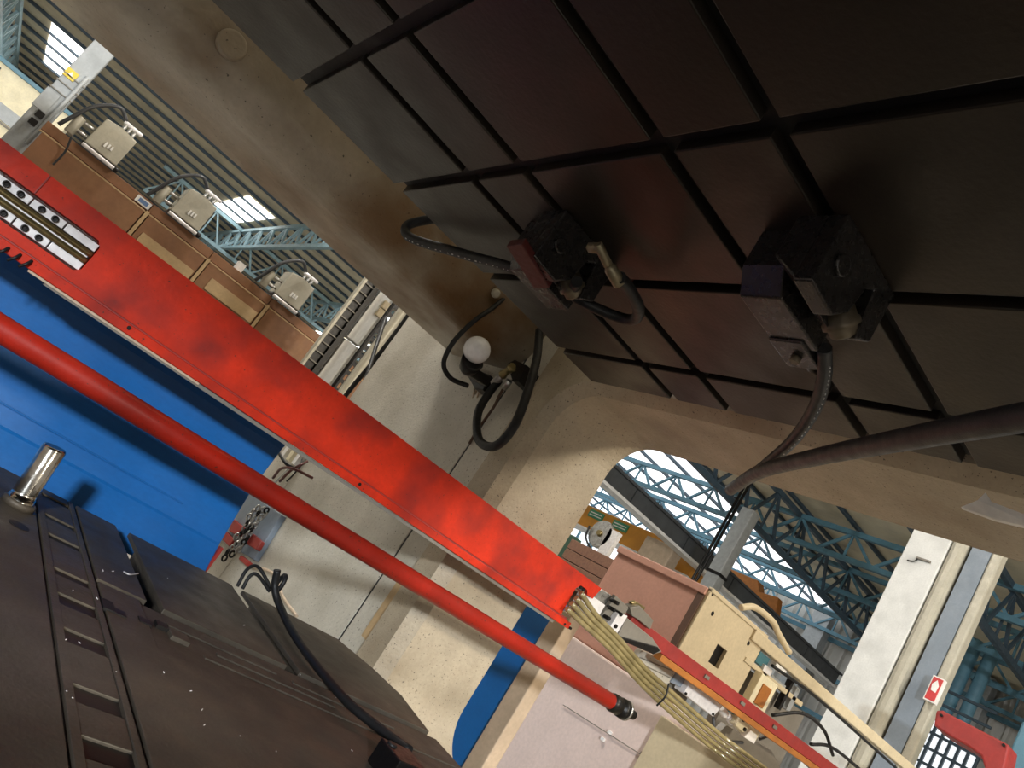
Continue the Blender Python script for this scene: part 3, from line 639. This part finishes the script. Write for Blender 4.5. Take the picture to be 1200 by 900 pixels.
# cream machine beyond the post
cm = thing('cream_cabinet', 'cream machine cabinet with dark windows at the far left', 'cabinet', (-1.3, 9, -1.3))
MB().box((-2.6, 9, -1.3), (-.30, 10, 1.50)).build('cabinet_body', 'cream_light', cm, .01)
MB().box((-1.35, 8.985, 1.02), (-.62, 9.0, 1.16)).build('grey_band', 'grey_paint', cm)
for (a, b, c_, d) in ((-1.3, 1.28, -1.0, 1.42), (-1.3, .84, -.95, .96), (-1.32, .62, -1.0, .72)):
    MB().box((a, 8.98, b), (c_, 9.0, d)).build('cabinet_window', 'black_metal', cm)
for z in (.99, .80): MB().box((-1.6, 8.98, z), (-.4, 9.0, z + .02)).build('cabinet_seam', 'gutter_grey', cm)
MB().box((-1.5, 8.97, 1.47), (-.3, 9.0, 1.51)).build('cabinet_edge', 'truss_blue', cm)
q = at(35, 48, y=12)
# cable ladder and white cabinets by the girder end
ld = thing('cable_ladder', 'black vertical cable ladder beside the third beige box', 'cable ladder', (at(400, 385, y=5.0).x, 5.0, -1.3))
l0 = at(400, 385, y=5.0).x - .03
MB().box((l0 - .045, 5.0, -1.3), (l0 - .028, 5.05, 2.0)).build('ladder_rail', 'regulator_beige', ld)
MB().box((l0 + .045, 5.0, -1.3), (l0 + .085, 5.05, 2.0)).build('ladder_rail', 'black_metal', ld)
MB().box((l0 - .028, 5.03, -1.3), (l0 + .05, 5.04, 2.0)).build('ladder_back', 'black_metal', ld)
for k in range(22): MB().box((l0 - .03, 5.005, .1 + k * .075), (l0 + .05, 5.03, .108 + k * .075)).build('ladder_rung', 'gutter_grey', ld)
wc = thing('white_panel', 'white door panel with a small beige box beside the cable ladder', 'panel', (l0 + .2, 5.0, -1.3))
zz = at(412, 400, y=5.0).z
MB().box((l0 + .10, 5.0, -1.3), (l0 + .235, 5.1, zz - .008)).build('panel_leaf', 'white_paint', wc, .004)
MB().box((l0 + .10, 5.0, zz + .008), (l0 + .235, 5.1, 1.33)).build('panel_leaf', 'white_paint', wc, .004)
MB().box((l0 + .165, 4.97, 1.16), (l0 + .21, 5.0, 1.22)).build('junction_box', 'cream_paint', wc, .003)
MB().box((l0 + .165, 4.97, 1.09), (l0 + .21, 5.0, 1.15)).build('junction_box', 'cream_paint', wc, .003)
MB().cyl((l0 + .222, 4.97, .4), (l0 + .222, 4.97, 1.4), .012, 8).build('panel_conduit', 'black_metal', wc)
ld2 = thing('cable_ladder', 'narrow black cable ladder right of the white panel', 'cable ladder', (l0 + .27, 5.0, -1.3))
MB().box((l0 + .245, 5.0, -1.3), (l0 + .262, 5.05, 2.0)).build('ladder_rail', 'black_metal', ld2)
MB().box((l0 + .30, 5.0, -1.3), (l0 + .312, 5.05, 2.0)).build('ladder_rail', 'gutter_grey', ld2)
for k in range(22): MB().box((l0 + .25, 5.005, .1 + k * .075), (l0 + .31, 5.03, .13 + k * .075)).build('ladder_rung', 'black_metal', ld2)
# ------------------------------------------------------------------ beyond the window: next station
bp2 = thing('blue_door', 'blue panel standing just beyond the press window', 'panel', (2.5, 2.5, -1.3))
B = lambda px, py, x: at(px, py, x=x)
y0 = B(604, 800, 2.6).y; 
MB().box((2.6, y0, -1.3), (2.64, 3.4, .09)).build('door_sheet', 'blue_paint', bp2, .004)
y1 = B(628, 800, 2.6).y
MB().box((2.58, y1, -1.3), (2.66, y0, .06)).build('door_post', 'stripe_beige', bp2, .006)
pn2 = thing('pale_machine_panel', 'pale pinkish machine panel below the pipe coupling', 'panel', (3.4, 2.2, -1.3))
MB().box((3.40, 1.2, -1.3), (3.46, B(624, 800, 3.40).y, B(700, 765, 3.40).z)).build('panel_sheet', 'pale_panel', pn2, .012)
q = B(690, 830, 3.40); MB().bar(B(660, 826, 3.392), B(760, 890, 3.392), .004, .004).build('panel_cable', 'gutter_grey', pn2)
for a, b in ((714, 858), (706, 866)):
    q = B(a, b, 3.388); MB().box((3.384, q.y - .01, q.z - .008), (3.40, q.y + .01, q.z + .008)).build('cable_clip', 'sign_white', pn2)
for a, b in ((775, 843), (752, 883)):
    q = B(a, b, 3.37); MB().cyl((3.372, q.y, q.z), (3.40, q.y, q.z), .012, 12).build('panel_hole', 'black_metal', pn2)
y2 = B(768, 850, 3.37).y
MB().box((3.37, 1.1, -1.3), (3.44, y2, B(790, 848, 3.37).z)).build('cream_sheet', 'cream_paint', pn2, .006)
# machine box: pink end, cream side
MX, MY = 3.5, B(832, 690, 3.5).y
mz = B(832, 690, 3.5).z
mc = thing('transfer_drive', 'boxed transfer drive with pink end and cream side plate', 'machine', (MX, MY, -1.3))
yp = B(728, 640, MX).y
MB().box((MX, MY + .012, -.02), (MX + .3, yp, mz)).build('end_panel', 'pink_paint', mc, .01)
MB().box((MX - .02, MY + .006, mz - .045), (MX + .01, yp, mz)).build('end_lip', 'pink_paint', mc, .006)
MB().box((MX - .012, MY + .006, -.02), (MX + .004, MY + .05, mz - .045)).build('end_flange', 'brown_dark', mc)
S = lambda px, py: at(px, py, y=MY)
sx1 = S(897, 746).x
k0, k1 = S(812, 778), S(848, 762)
hx0, hx1, hz0, hz1 = S(826, 778).x, S(846, 770).x, S(838, 782).z, S(838, 752).z
zb = .12
for a in ((MX, hx0, zb, mz), (hx1, sx1, zb, mz), (hx0, hx1, hz1, mz), (hx0, hx1, zb, hz0)):
    MB().box((a[0], MY - .012, a[2]), (a[1], MY + .012, a[3])).build('side_plate', 'cream_paint', mc)
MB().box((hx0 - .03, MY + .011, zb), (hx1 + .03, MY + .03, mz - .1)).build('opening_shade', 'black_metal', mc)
for (a, b, r_) in ((833, 718, .014), (833, 696, .009), (875, 753, .014), (888, 742, .009)):
    q = S(a, b); MB().cyl((q.x, MY - .014, q.z), (q.x, MY, q.z), r_, 14).build('plate_hole', 'black_metal', mc)
MB().box((MX, MY - .02, mz - .012), (sx1, MY + .012, mz + .012)).build('top_flange', 'cream_paint', mc, .004)
# long cream arm leaving the drive
ar = thing('square_bar', 'long cream square bar slanting to the lower right corner', 'bar', S(890, 770))
a0, a1 = S(884, 745), S(1085, 902)
MB().box((a0.x - .05, MY - .03, a0.z - .035), (a1.x + 1.0, MY + .05, a0.z + .035)).build('arm_tube', 'cream_paint', ar, .006)
MB().box((a0.x, MY - .02, a0.z - .16), (a0.x + .8, MY + .03, a0.z - .13)).build('arm_rib', 'cream_paint', ar, .004)
ap = pp([(868, 712, 'y', MY + .1), (885, 712, 'y', MY + .08), (905, 728, 'y', MY + .06), (912, 742, 'y', MY + .04), (925, 765, 'y', MY + .0)])
hose('cream_tube', 'curved cream tube arching over the drive top', ap, .02, 'cream_paint', cat='tube')
# valve gear between arm and rail
vg = thing('valve_cabinet', 'open cabinet of grey valve gear under the cream bar', 'cabinet', S(905, 805))
MB().box((sx1 + .01, MY + .04, -.1), (S(960, 820).x, MY + .1, a0.z - .17)).build('cabinet_back', 'gutter_grey', vg)
def bxp(name, mat, par, px, py, y, wx, wz, d=.04, bev=.003):
    q = at(px, py, y=y); return MB().box((q.x - wx / 2, y, q.z - wz / 2), (q.x + wx / 2, y + d, q.z + wz / 2)).build(name, mat, par, bev)
bxp('motor', 'teal', vg, 894, 774, MY - .01, .13, .07); bxp('connector', 'silver_block', vg, 900, 786, MY - .03, .10, .04)
bxp('connector', 'sign_white', vg, 915, 785, MY - .03, .14, .035); bxp('valve', 'silver_block', vg, 897, 789, MY - .02, .05, .06)
bxp('cylinder_block', 'grey_paint', vg, 930, 820, MY - .02, .05, .16); bxp('bracket', 'black_metal', vg, 922, 815, MY - .02, .03, .2)
bxp('bracket', 'grey_paint', vg, 912, 800, MY - .01, .2, .03)
ob = thing('orange_box', 'small cream framed orange box beside the red rail', 'box', S(883, 808))
o0 = S(884, 806)
MB().box((o0.x - .11, MY - .07, o0.z - .13), (o0.x + .10, MY - .02, o0.z + .09)).build('box_frame', 'cream_light', ob, .004)
MB().box((o0.x - .06, MY - .078, o0.z - .08), (o0.x + .05, MY - .068, o0.z + .045)).build('box_face', 'orange_dull', ob, .004)
# red and orange rail
RY = 2.02
K = lambda px, py: at(px, py, y=RY)
rl = thing('red_rail', 'straight red rail with an orange lower edge beyond the press', 'rail', K(760, 745))
r0, r1 = K(742, 722), K(995, 905)
MB().box((r0.x, RY, r0.z - .055), (r1.x + .6, RY + .04, r0.z + .005)).build('rail_top', 'rail_red', rl, .003)
MB().box((K(775, 765).x, RY - .01, r0.z - .085), (r1.x + .6, RY + .03, r0.z - .057)).build('rail_edge', 'orange_dull', rl, .003)
for a in (3.05, 3.4, 3.75): MB().box((a, RY - .006, r0.z - .03), (a + .04, RY + .002, r0.z - .015)).build('rail_clip', 'gutter_grey', rl)
# gripper head
gr = thing('gripper_head', 'grey steel gripper head bolted at the start of the red rail', 'gripper', K(722, 735))
def gp_(pl, y, th, name, mat, par=gr, bev=.003): return MB().prism([at(a, b, y=y) for a, b in pl], (0, th, 0)).build(name, mat, par, bev)
gp_([(690, 700), (705, 690), (738, 712), (716, 742), (700, 730)], RY - .01, .06, 'head_block', 'steel')
gp_([(700, 729), (716, 742), (722, 734), (737, 712), (722, 698)], RY - .03, .02, 'face_plate', 'gutter_grey')
gp_([(736, 722), (725, 719), (711, 741), (720, 748)], RY - .055, .03, 'bolt_strip', 'silver_block')
gp_([(735, 724), (765, 748), (776, 764), (766, 767), (722, 748)], RY - .05, .05, 'finger', 'gutter_grey')
gp_([(722, 748), (766, 767), (774, 763), (772, 759), (730, 747)], RY - .06, .06, 'finger_underside', 'black_metal')
gp_([(738, 712), (750, 710), (766, 727), (762, 738), (748, 726), (741, 722)], RY - .02, .04, 'stop_block', 'gutter_grey')
gp_([(740, 706), (746, 705), (757, 712), (752, 720), (744, 718)], RY + .0, .02, 'latch', 'brass')
for a, b in ((718, 714), (712, 724), (722, 706), (726, 719), (720, 733)):
    q = at(a, b, y=RY - .05); MB().cyl((q.x, RY - .062, q.z), (q.x, RY - .02, q.z), .008, 10).build('bolt', 'black_metal', gr)
# clear hoses
for k in range(4):
    dx, dy = k * 5.4, -k * 4.2
    hp = pp([(664 + dx, 713 + dy - k * 2, 'y', 1.93), (685 + dx * .9, 733 + dy * .9, 'y', 1.92), (712 + dx * .8, 758 + dy * .8, 'y', 1.92), (745 + dx * .8, 795 + dy * .8, 'y', 1.93), (772 + dx * .9, 822 + dy * .9, 'y', 1.94), (822 + dx * .9, 866 + dy * .9, 'x', 3.12), (850 + dx * .9, 888 + dy * .9, 'x', 3.25), (890 + dx * .9, 918 + dy * .9, 'x', 3.3)])
    hose('clear_hose', ['lowest', 'second lowest', 'second highest', 'highest'][k] + ' of four yellowed clear hoses leaving the red beam', hp, .0098, 'clear_hose', group='clear hoses')
q = at(774, 812, y=1.93); MB().tube([q + V((-.01, -.02, .05)), q + V((-.01, -.035, .0)), q + V((-.01, -.02, -.05))], .004, 6).build('hose_tie', 'black_rubber', label='black tie around the four clear hoses', cat='cable tie')
# tray, plates and small gear below the rail
tr = thing('cable_tray', 'pale louvred cable tray plate under the red rail', 'tray', at(770, 790, y=2.15))
def tp(pl, y, th, name, mat, par, bev=.003): return MB().prism([at(a, b, y=y) for a, b in pl], (0, th, 0)).build(name, mat, par, bev)
tp([(742, 775), (752, 762), (797, 782), (775, 815), (758, 800)], 2.12, .03, 'tray_plate', 'column_cream', tr)
for k in range(4): tp([(750 + k * 3, 770 + k * 8), (790 - k * 4, 786 + k * 8), (789.5 - k * 4, 787.3 + k * 8), (749.5 + k * 3, 771.3 + k * 8)], 2.118, .004, 'louvre', 'gutter_grey', tr, 0)
tp([(775, 815), (797, 782), (818, 793), (800, 830)], 2.16, .03, 'dark_bay', 'gutter_grey', tr)
tp([(786, 800), (798, 783), (812, 792), (803, 808)], 2.11, .03, 'pale_bay', 'bluegrey', tr)
wb_ = thing('relay_box', 'light grey relay box cover hanging below the rail', 'box', at(825, 815, y=2.1))
tp([(801, 813), (815, 790), (852, 822), (836, 840)], 2.08, .06, 'cover', 'silver_block', wb_)
for a, b in ((804, 813), (836, 837), (832, 812)):
    q = at(a, b, y=2.075); MB().cyl((q.x, 2.072, q.z), (q.x, 2.09, q.z), .006, 10).build('screw', 'black_metal', wb_)
cn_ = thing('connector_stack', 'cream connector blocks below the orange rail edge', 'connector', at(880, 845, y=2.1))
tp([(862, 850), (872, 836), (896, 852), (884, 871)], 2.07, .06, 'connector_block', 'cream_light', cn_)
tp([(872, 864), (880, 856), (888, 862), (884, 872)], 2.05, .03, 'connector_tab', 'sign_white', cn_)
for a, b in ((872, 844), (873, 855)):
    q = at(a, b, y=2.065); MB().cyl((q.x, 2.062, q.z), (q.x, 2.09, q.z), .01, 10).build('port', 'black_metal', cn_)
for k, (a, b, mt) in enumerate(((848, 834, 'sign_white'), (856, 843, 'silver_block'), (852, 827, 'teal'), (860, 832, 'teal'))):
    q = at(a, b, y=2.12); MB().lathe(q, (1, 0, -.3), [(-.03, .012), (-.01, .02), (.02, .02), (.03, .014)], 12).build('fitting_plug', mt, label=['white', 'silver grey', 'left teal', 'right teal'][k] + ' round plug next to the cream connector blocks', cat='plug', group='plugs by the connector blocks')
for k, (pl, lb) in enumerate((([(836, 840, 'y', 2.1), (838, 856, 'y', 2.08), (852, 868, 'y', 2.08), (870, 870, 'y', 2.08)], 'grey cable curling below the relay box'), ([(890, 866, 'y', 2.1), (905, 863, 'y', 2.08), (925, 878, 'y', 2.08), (950, 900, 'y', 2.1)], 'dark cable leaving the connector blocks'))):
    hose('cable', lb, pp(pl), .008, 'hose_grey', cat='cable')
tp([(840, 862), (852, 850), (905, 880), (920, 910), (885, 910)], 2.2, .04, 'gear_plate', 'gutter_grey', cn_)
for k, (pl, lb) in enumerate((([(905, 838, 'y', 2.3), (940, 836, 'y', 2.25), (965, 855, 'y', 2.2), (976, 885, 'y', 2.2)], 'black cable arching over the red rail'), ([(950, 872, 'y', 2.2), (975, 876, 'y', 2.2), (1012, 905, 'y', 2.2)], 'black cable low beside the red rail end'), ([(905, 780, 'y', MY - .05), (960, 820, 'y', MY - .06), (1050, 900, 'y', MY - .06)], 'long black cable under the cream bar'))):
    hose('cable', lb, pp(pl), .010, cat='cable')
# brown crate and grey disc behind the pink end
cr = thing('brown_crate', 'dark brown plank crate behind the pink end panel', 'crate', B(690, 670, 4.6))
y_a, y_b, zt_ = B(665, 640, 4.6).y, B(718, 668, 4.6).y, B(690, 641, 4.6).z
for k in range(4):
    MB().box((4.6, y_b, zt_ - .09 - k * .095), (4.68, y_a, zt_ - k * .095)).build('plank', 'wood_crate', cr, .005)
MB().box((4.58, y_b - .03, zt_ - .40), (4.60, y_b + .02, zt_ - .0)).build('corner_post', 'stripe_beige', cr, .003)
MB().box((4.68, y_b, -1.3), (5.2, y_a, zt_ - .1)).build('crate_core', 'brown_dark', cr)
q = B(668, 632, 5.4)
MB().box((5.4, q.y - .06, -1.3), (5.5, q.y + .25, q.z + .05)).build('green_bin', 'green_dark', label='dark green bin edge beside the window jamb', cat='bin')
ds = thing('grey_disc', 'round grey metal disc standing behind the crate', 'disc', B(704, 640, 6.0))
dc = B(703, 625, 6.0); MB().lathe((6.0, dc.y, dc.z), (1, 0, 0), [(0, .16), (.03, .165), (.06, .16)], 28).build('disc_plate', 'steel', ds)
MB().lathe((5.97, dc.y, dc.z), (1, 0, 0), [(0, .03), (.03, .04)], 14).build('disc_hub', 'brass', ds)
MB().tube([(5.97, dc.y + .17, dc.z + .02), (5.97, dc.y + .13, dc.z - .11), (5.97, dc.y, dc.z - .19), (5.97, dc.y - .1, dc.z - .22)], .012, 8).build('disc_cable', 'black_rubber', ds)
MB().box((6.0, dc.y - .25, -1.3), (6.06, dc.y - .1, dc.z + .1)).build('disc_stand', 'silver_block', ds)
# ------------------------------------------------------------------ orange crane girder with signs
CX = 16.0
oc = thing('orange_crane', 'orange overhead crane girder with two green signs', 'crane', B(740, 630, CX))
ot, obm = B(690, 592, CX).z, B(690, 620, CX).z
yl, yr = 20.5, 12.35
MB().box((CX, yr, obm + .0), (CX + .6, yl, ot)).build('girder_face', 'orange_paint', oc, .02)
MB().box((CX - .06, yr, obm - .06), (CX + .66, yl, obm)).build('girder_flange', 'sign_white', oc)
for a, b in ((699, 604), (727, 617)):
    q = B(a, b, CX); s_ = MB().box((CX - .03, q.y - .32, q.z - .12), (CX, q.y + .32, q.z + .12)).build('sign_board', 'sign_green', oc)
    for k in range(2): MB().box((CX - .04, q.y - .26, q.z - .06 + .08 * k), (CX - .028, q.y + .26, q.z - .03 + .08 * k)).build('sign_print', 'sign_white', s_)
bw = thing('bright_window', 'bright glazed doorway below the orange crane', 'window', B(700, 640, 24))
for (a, b, c_, d) in ((655, 606, 690, 640), (700, 630, 745, 668)):
    p0, p1 = B(a, b, 24), B(c_, d, 24)
    MB().box((24, p1.y, -1.3), (24.06, p0.y, p0.z)).build('lit_pane', 'glass_lit', bw)
    for k in range(4):
        yy = p1.y + (p0.y - p1.y) * k / 3; MB().box((23.93, yy - .05, -1.3), (24.0, yy + .05, p0.z)).build('mullion', 'truss_blue', bw)
MB().box((15.0, yr, obm - .6), (15.4, B(745, 650, 15).y, obm + .35)).build('crane_end_carriage', 'stripe_beige', oc, .03)
# hoist parts right of the post
hs = thing('orange_hoist', 'orange hoist trolley seen above the dark runway girder', 'hoist', B(885, 690, 14))
def xq(pl, x, th, name, mat, par, bev=.01): return MB().prism([at(a, b, x=x) for a, b in pl], (th, 0, 0)).build(name, mat, par, bev)
xq([(845, 662), (888, 680), (890, 694), (868, 700), (838, 684)], 20.2, .4, 'hoist_body', 'orange_dull', hs)
xq([(885, 692), (912, 700), (908, 726), (868, 700)], 20.2, .3, 'hoist_carriage', 'orange_dull', hs)
for a, b in ((868, 688), (902, 716)):
    q = B(a, b, 20.05); MB().cyl((20.05, q.y, q.z), (20.2, q.y, q.z), .1, 12).build('hoist_wheel', 'brown_dark', hs)
# runway girder along X
RW = 12.0
W = lambda px, py: at(px, py, y=RW)
t0, t1, bt0 = W(718, 556), W(880, 690), W(705, 566)
rg = thing('runway_girder', 'dark grey crane runway girder slanting behind the window', 'girder', (15, RW, 2.0))
zt, zb_ = W(800, 622).z, W(790, 637).z
n_ = 6; xa, xb = 10.0, 24.5
for k in range(n_): MB().box((xa + (xb - xa) * k / n_ + .02, RW, zb_), (xa + (xb - xa) * (k + 1) / n_ - .02, RW + .15, zt)).build('girder_web', 'runway_grey', rg)
MB().box((xa, RW - .1, zt), (xb, RW + .3, zt + .06)).build('girder_flange', 'runway_grey', rg)
MB().box((xa, RW - .12, zb_ - .07), (xb, RW + .3, zb_)).build('girder_flange', 'sign_white', rg)
MB().box((10.05, RW, -1.3), (10.35, RW + .2, zb_ - .07)).build('girder_post', 'grey_paint', rg)
MB().box((CX + .1, 20.0, -1.3), (CX + .5, 20.4, obm - .06)).build('crane_leg', 'orange_paint', oc)
gpst = thing('hall_post', 'light grey hall post with black conduits at the runway girder', 'post', (B(850, 640, 14).x, B(850, 640, 14).y, -1.3))
pc = B(858, 630, 14); MB().box((14, pc.y - .17, -1.3), (14.3, pc.y + .17, B(885, 598, 14).z)).build('post_body', 'grey_paint', gpst, .02)
MB().box((13.98, pc.y - .19, B(836, 672, 14).z), (14.32, pc.y + .19, B(836, 668, 14).z)).build('post_band', 'black_metal', gpst)
for dy in (.36, .46): MB().cyl((14.1, pc.y + dy, -1.3), (14.1, pc.y + dy, 5.8), .035, 8).build('post_conduit', 'black_metal', gpst)
# ------------------------------------------------------------------ white building column on the right
WX = 8.0
yy = [B(x, 710, WX).y for x in (1027, 1079, 1100, 1104, 1131, 1146)]
wcn = thing('building_column', 'tall white building column with a blue-grey face', 'column', (WX, yy[1], -1.3))
MB().box((WX, yy[1], -1.3), (WX + .3, yy[0], 4.5)).build('white_face', 'white_paint', wcn, .01)
rr = (yy[1] - yy[2]) / 2
MB().box((WX + .0, yy[2] + .0, -1.3), (WX + .2, yy[1] - .004, 4.5)).build('round_edge', 'regulator_beige', wcn, .05)
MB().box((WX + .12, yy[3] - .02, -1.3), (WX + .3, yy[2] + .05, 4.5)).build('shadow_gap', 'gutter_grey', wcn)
MB().box((WX + .06, yy[4], -1.3), (WX + .3, yy[3], 4.5)).build('grey_face', 'bluegrey', wcn, .004)
MB().box((WX + .05, yy[5], -1.3), (WX + .2, yy[4] - .004, 4.5)).build('round_edge', 'regulator_beige', wcn, .02)
q = B(1083, 657, WX); dl = MB().bar(V((WX - .008, q.y + .07, q.z + .0)), V((WX - .008, q.y - .07, q.z + .0)), .05, .02).build('bracket', 'gutter_grey', wcn)
MB().tube([V((WX - .01, q.y + .06, q.z)), V((WX - .02, q.y + .08, q.z - .05)), V((WX - .01, q.y + .15, q.z - .06))], .008, 6).build('bracket_wire', 'black_metal', wcn)
q = B(1095, 808, WX - .05); sg = thing('fire_sign', 'red fire sign with white border on the building column', 'sign', q)
MB().box((WX - .06, q.y - .055, q.z - .125), (WX - .0, q.y + .055, q.z + .125)).build('sign_board', 'sign_white', sg)
MB().box((WX - .065, q.y - .044, q.z - .112), (WX - .058, q.y + .044, q.z + .112)).build('sign_field', 'sign_red', sg)
MB().prism([(WX - .07, q.y - .025, q.z - .03), (WX - .07, q.y + .02, q.z - .02), (WX - .07, q.y + .03, q.z + .04), (WX - .07, q.y + .0, q.z + .09), (WX - .07, q.y - .03, q.z + .04)], (.006, 0, 0)).build('sign_symbol', 'sign_white', sg)
# red machine arch low right
ra = thing('red_machine_arch', 'bright red machine arch at the lower right corner', 'machine', B(1130, 880, 7))
xq([(1097, 832), (1104, 832), (1183, 873), (1181, 884), (1176, 905), (1155, 905), (1150, 886), (1135, 875), (1112, 862), (1094, 850)], 7.0, .25, 'arch', 'rail_red', ra, .015)
for a, b in ((1103, 838), (1176, 873)):
    q = B(a, b, 6.99); MB().cyl((6.985, q.y, q.z), (7.02, q.y, q.z), .012, 8).build('bolt', 'black_metal', ra)
gw = thing('glazed_wall', 'white glazed window grid behind the red arch', 'window', B(1110, 880, 20))
g0, g1 = B(1080, 850, 20), B(1140, 905, 20)
MB().box((20, g1.y, -1.3), (20.05, g0.y + .3, g0.z + .25)).build('lit_pane', 'glass_lit', gw)
for k in range(9):
    yy_ = g1.y + (g0.y + .3 - g1.y) * k / 8; MB().box((19.93, yy_ - .03, -1.3), (20, yy_ + .03, g0.z + .25)).build('mullion', 'truss_dark', gw)
for k in range(12): MB().box((19.92, g1.y, -.2 + k * .35), (20, g0.y + .3, -.14 + k * .35)).build('transom', 'truss_dark', gw)
bb = thing('blue_machine', 'dark blue machine side at the right edge', 'machine', B(1195, 880, 9))
q = B(1183, 880, 9); MB().box((9, q.y - .8, -1.3), (9.6, q.y, B(1200, 845, 9).z)).build('machine_side', 'truss_blue', bb, .02)
MB().box((8.97, q.y - .8, .5), (9.0, q.y - .02, .56)).build('machine_seam', 'truss_dark', bb)
# distant blue silo posts behind the right side of the white column
for k, (a, b, wd) in enumerate(((1128, 790, 'left'), (1148, 800, 'right'))):
    q = B(a, b, 22); MB().lathe((22, q.y, -1.3), (0, 0, 1), [(0, .16), (q.z + 2.2, .16), (q.z + 2.3, .13)], 16).build('blue_duct', 'truss_blue', label=wd + ' blue vertical duct behind the red arch', cat='duct', group='blue ducts')
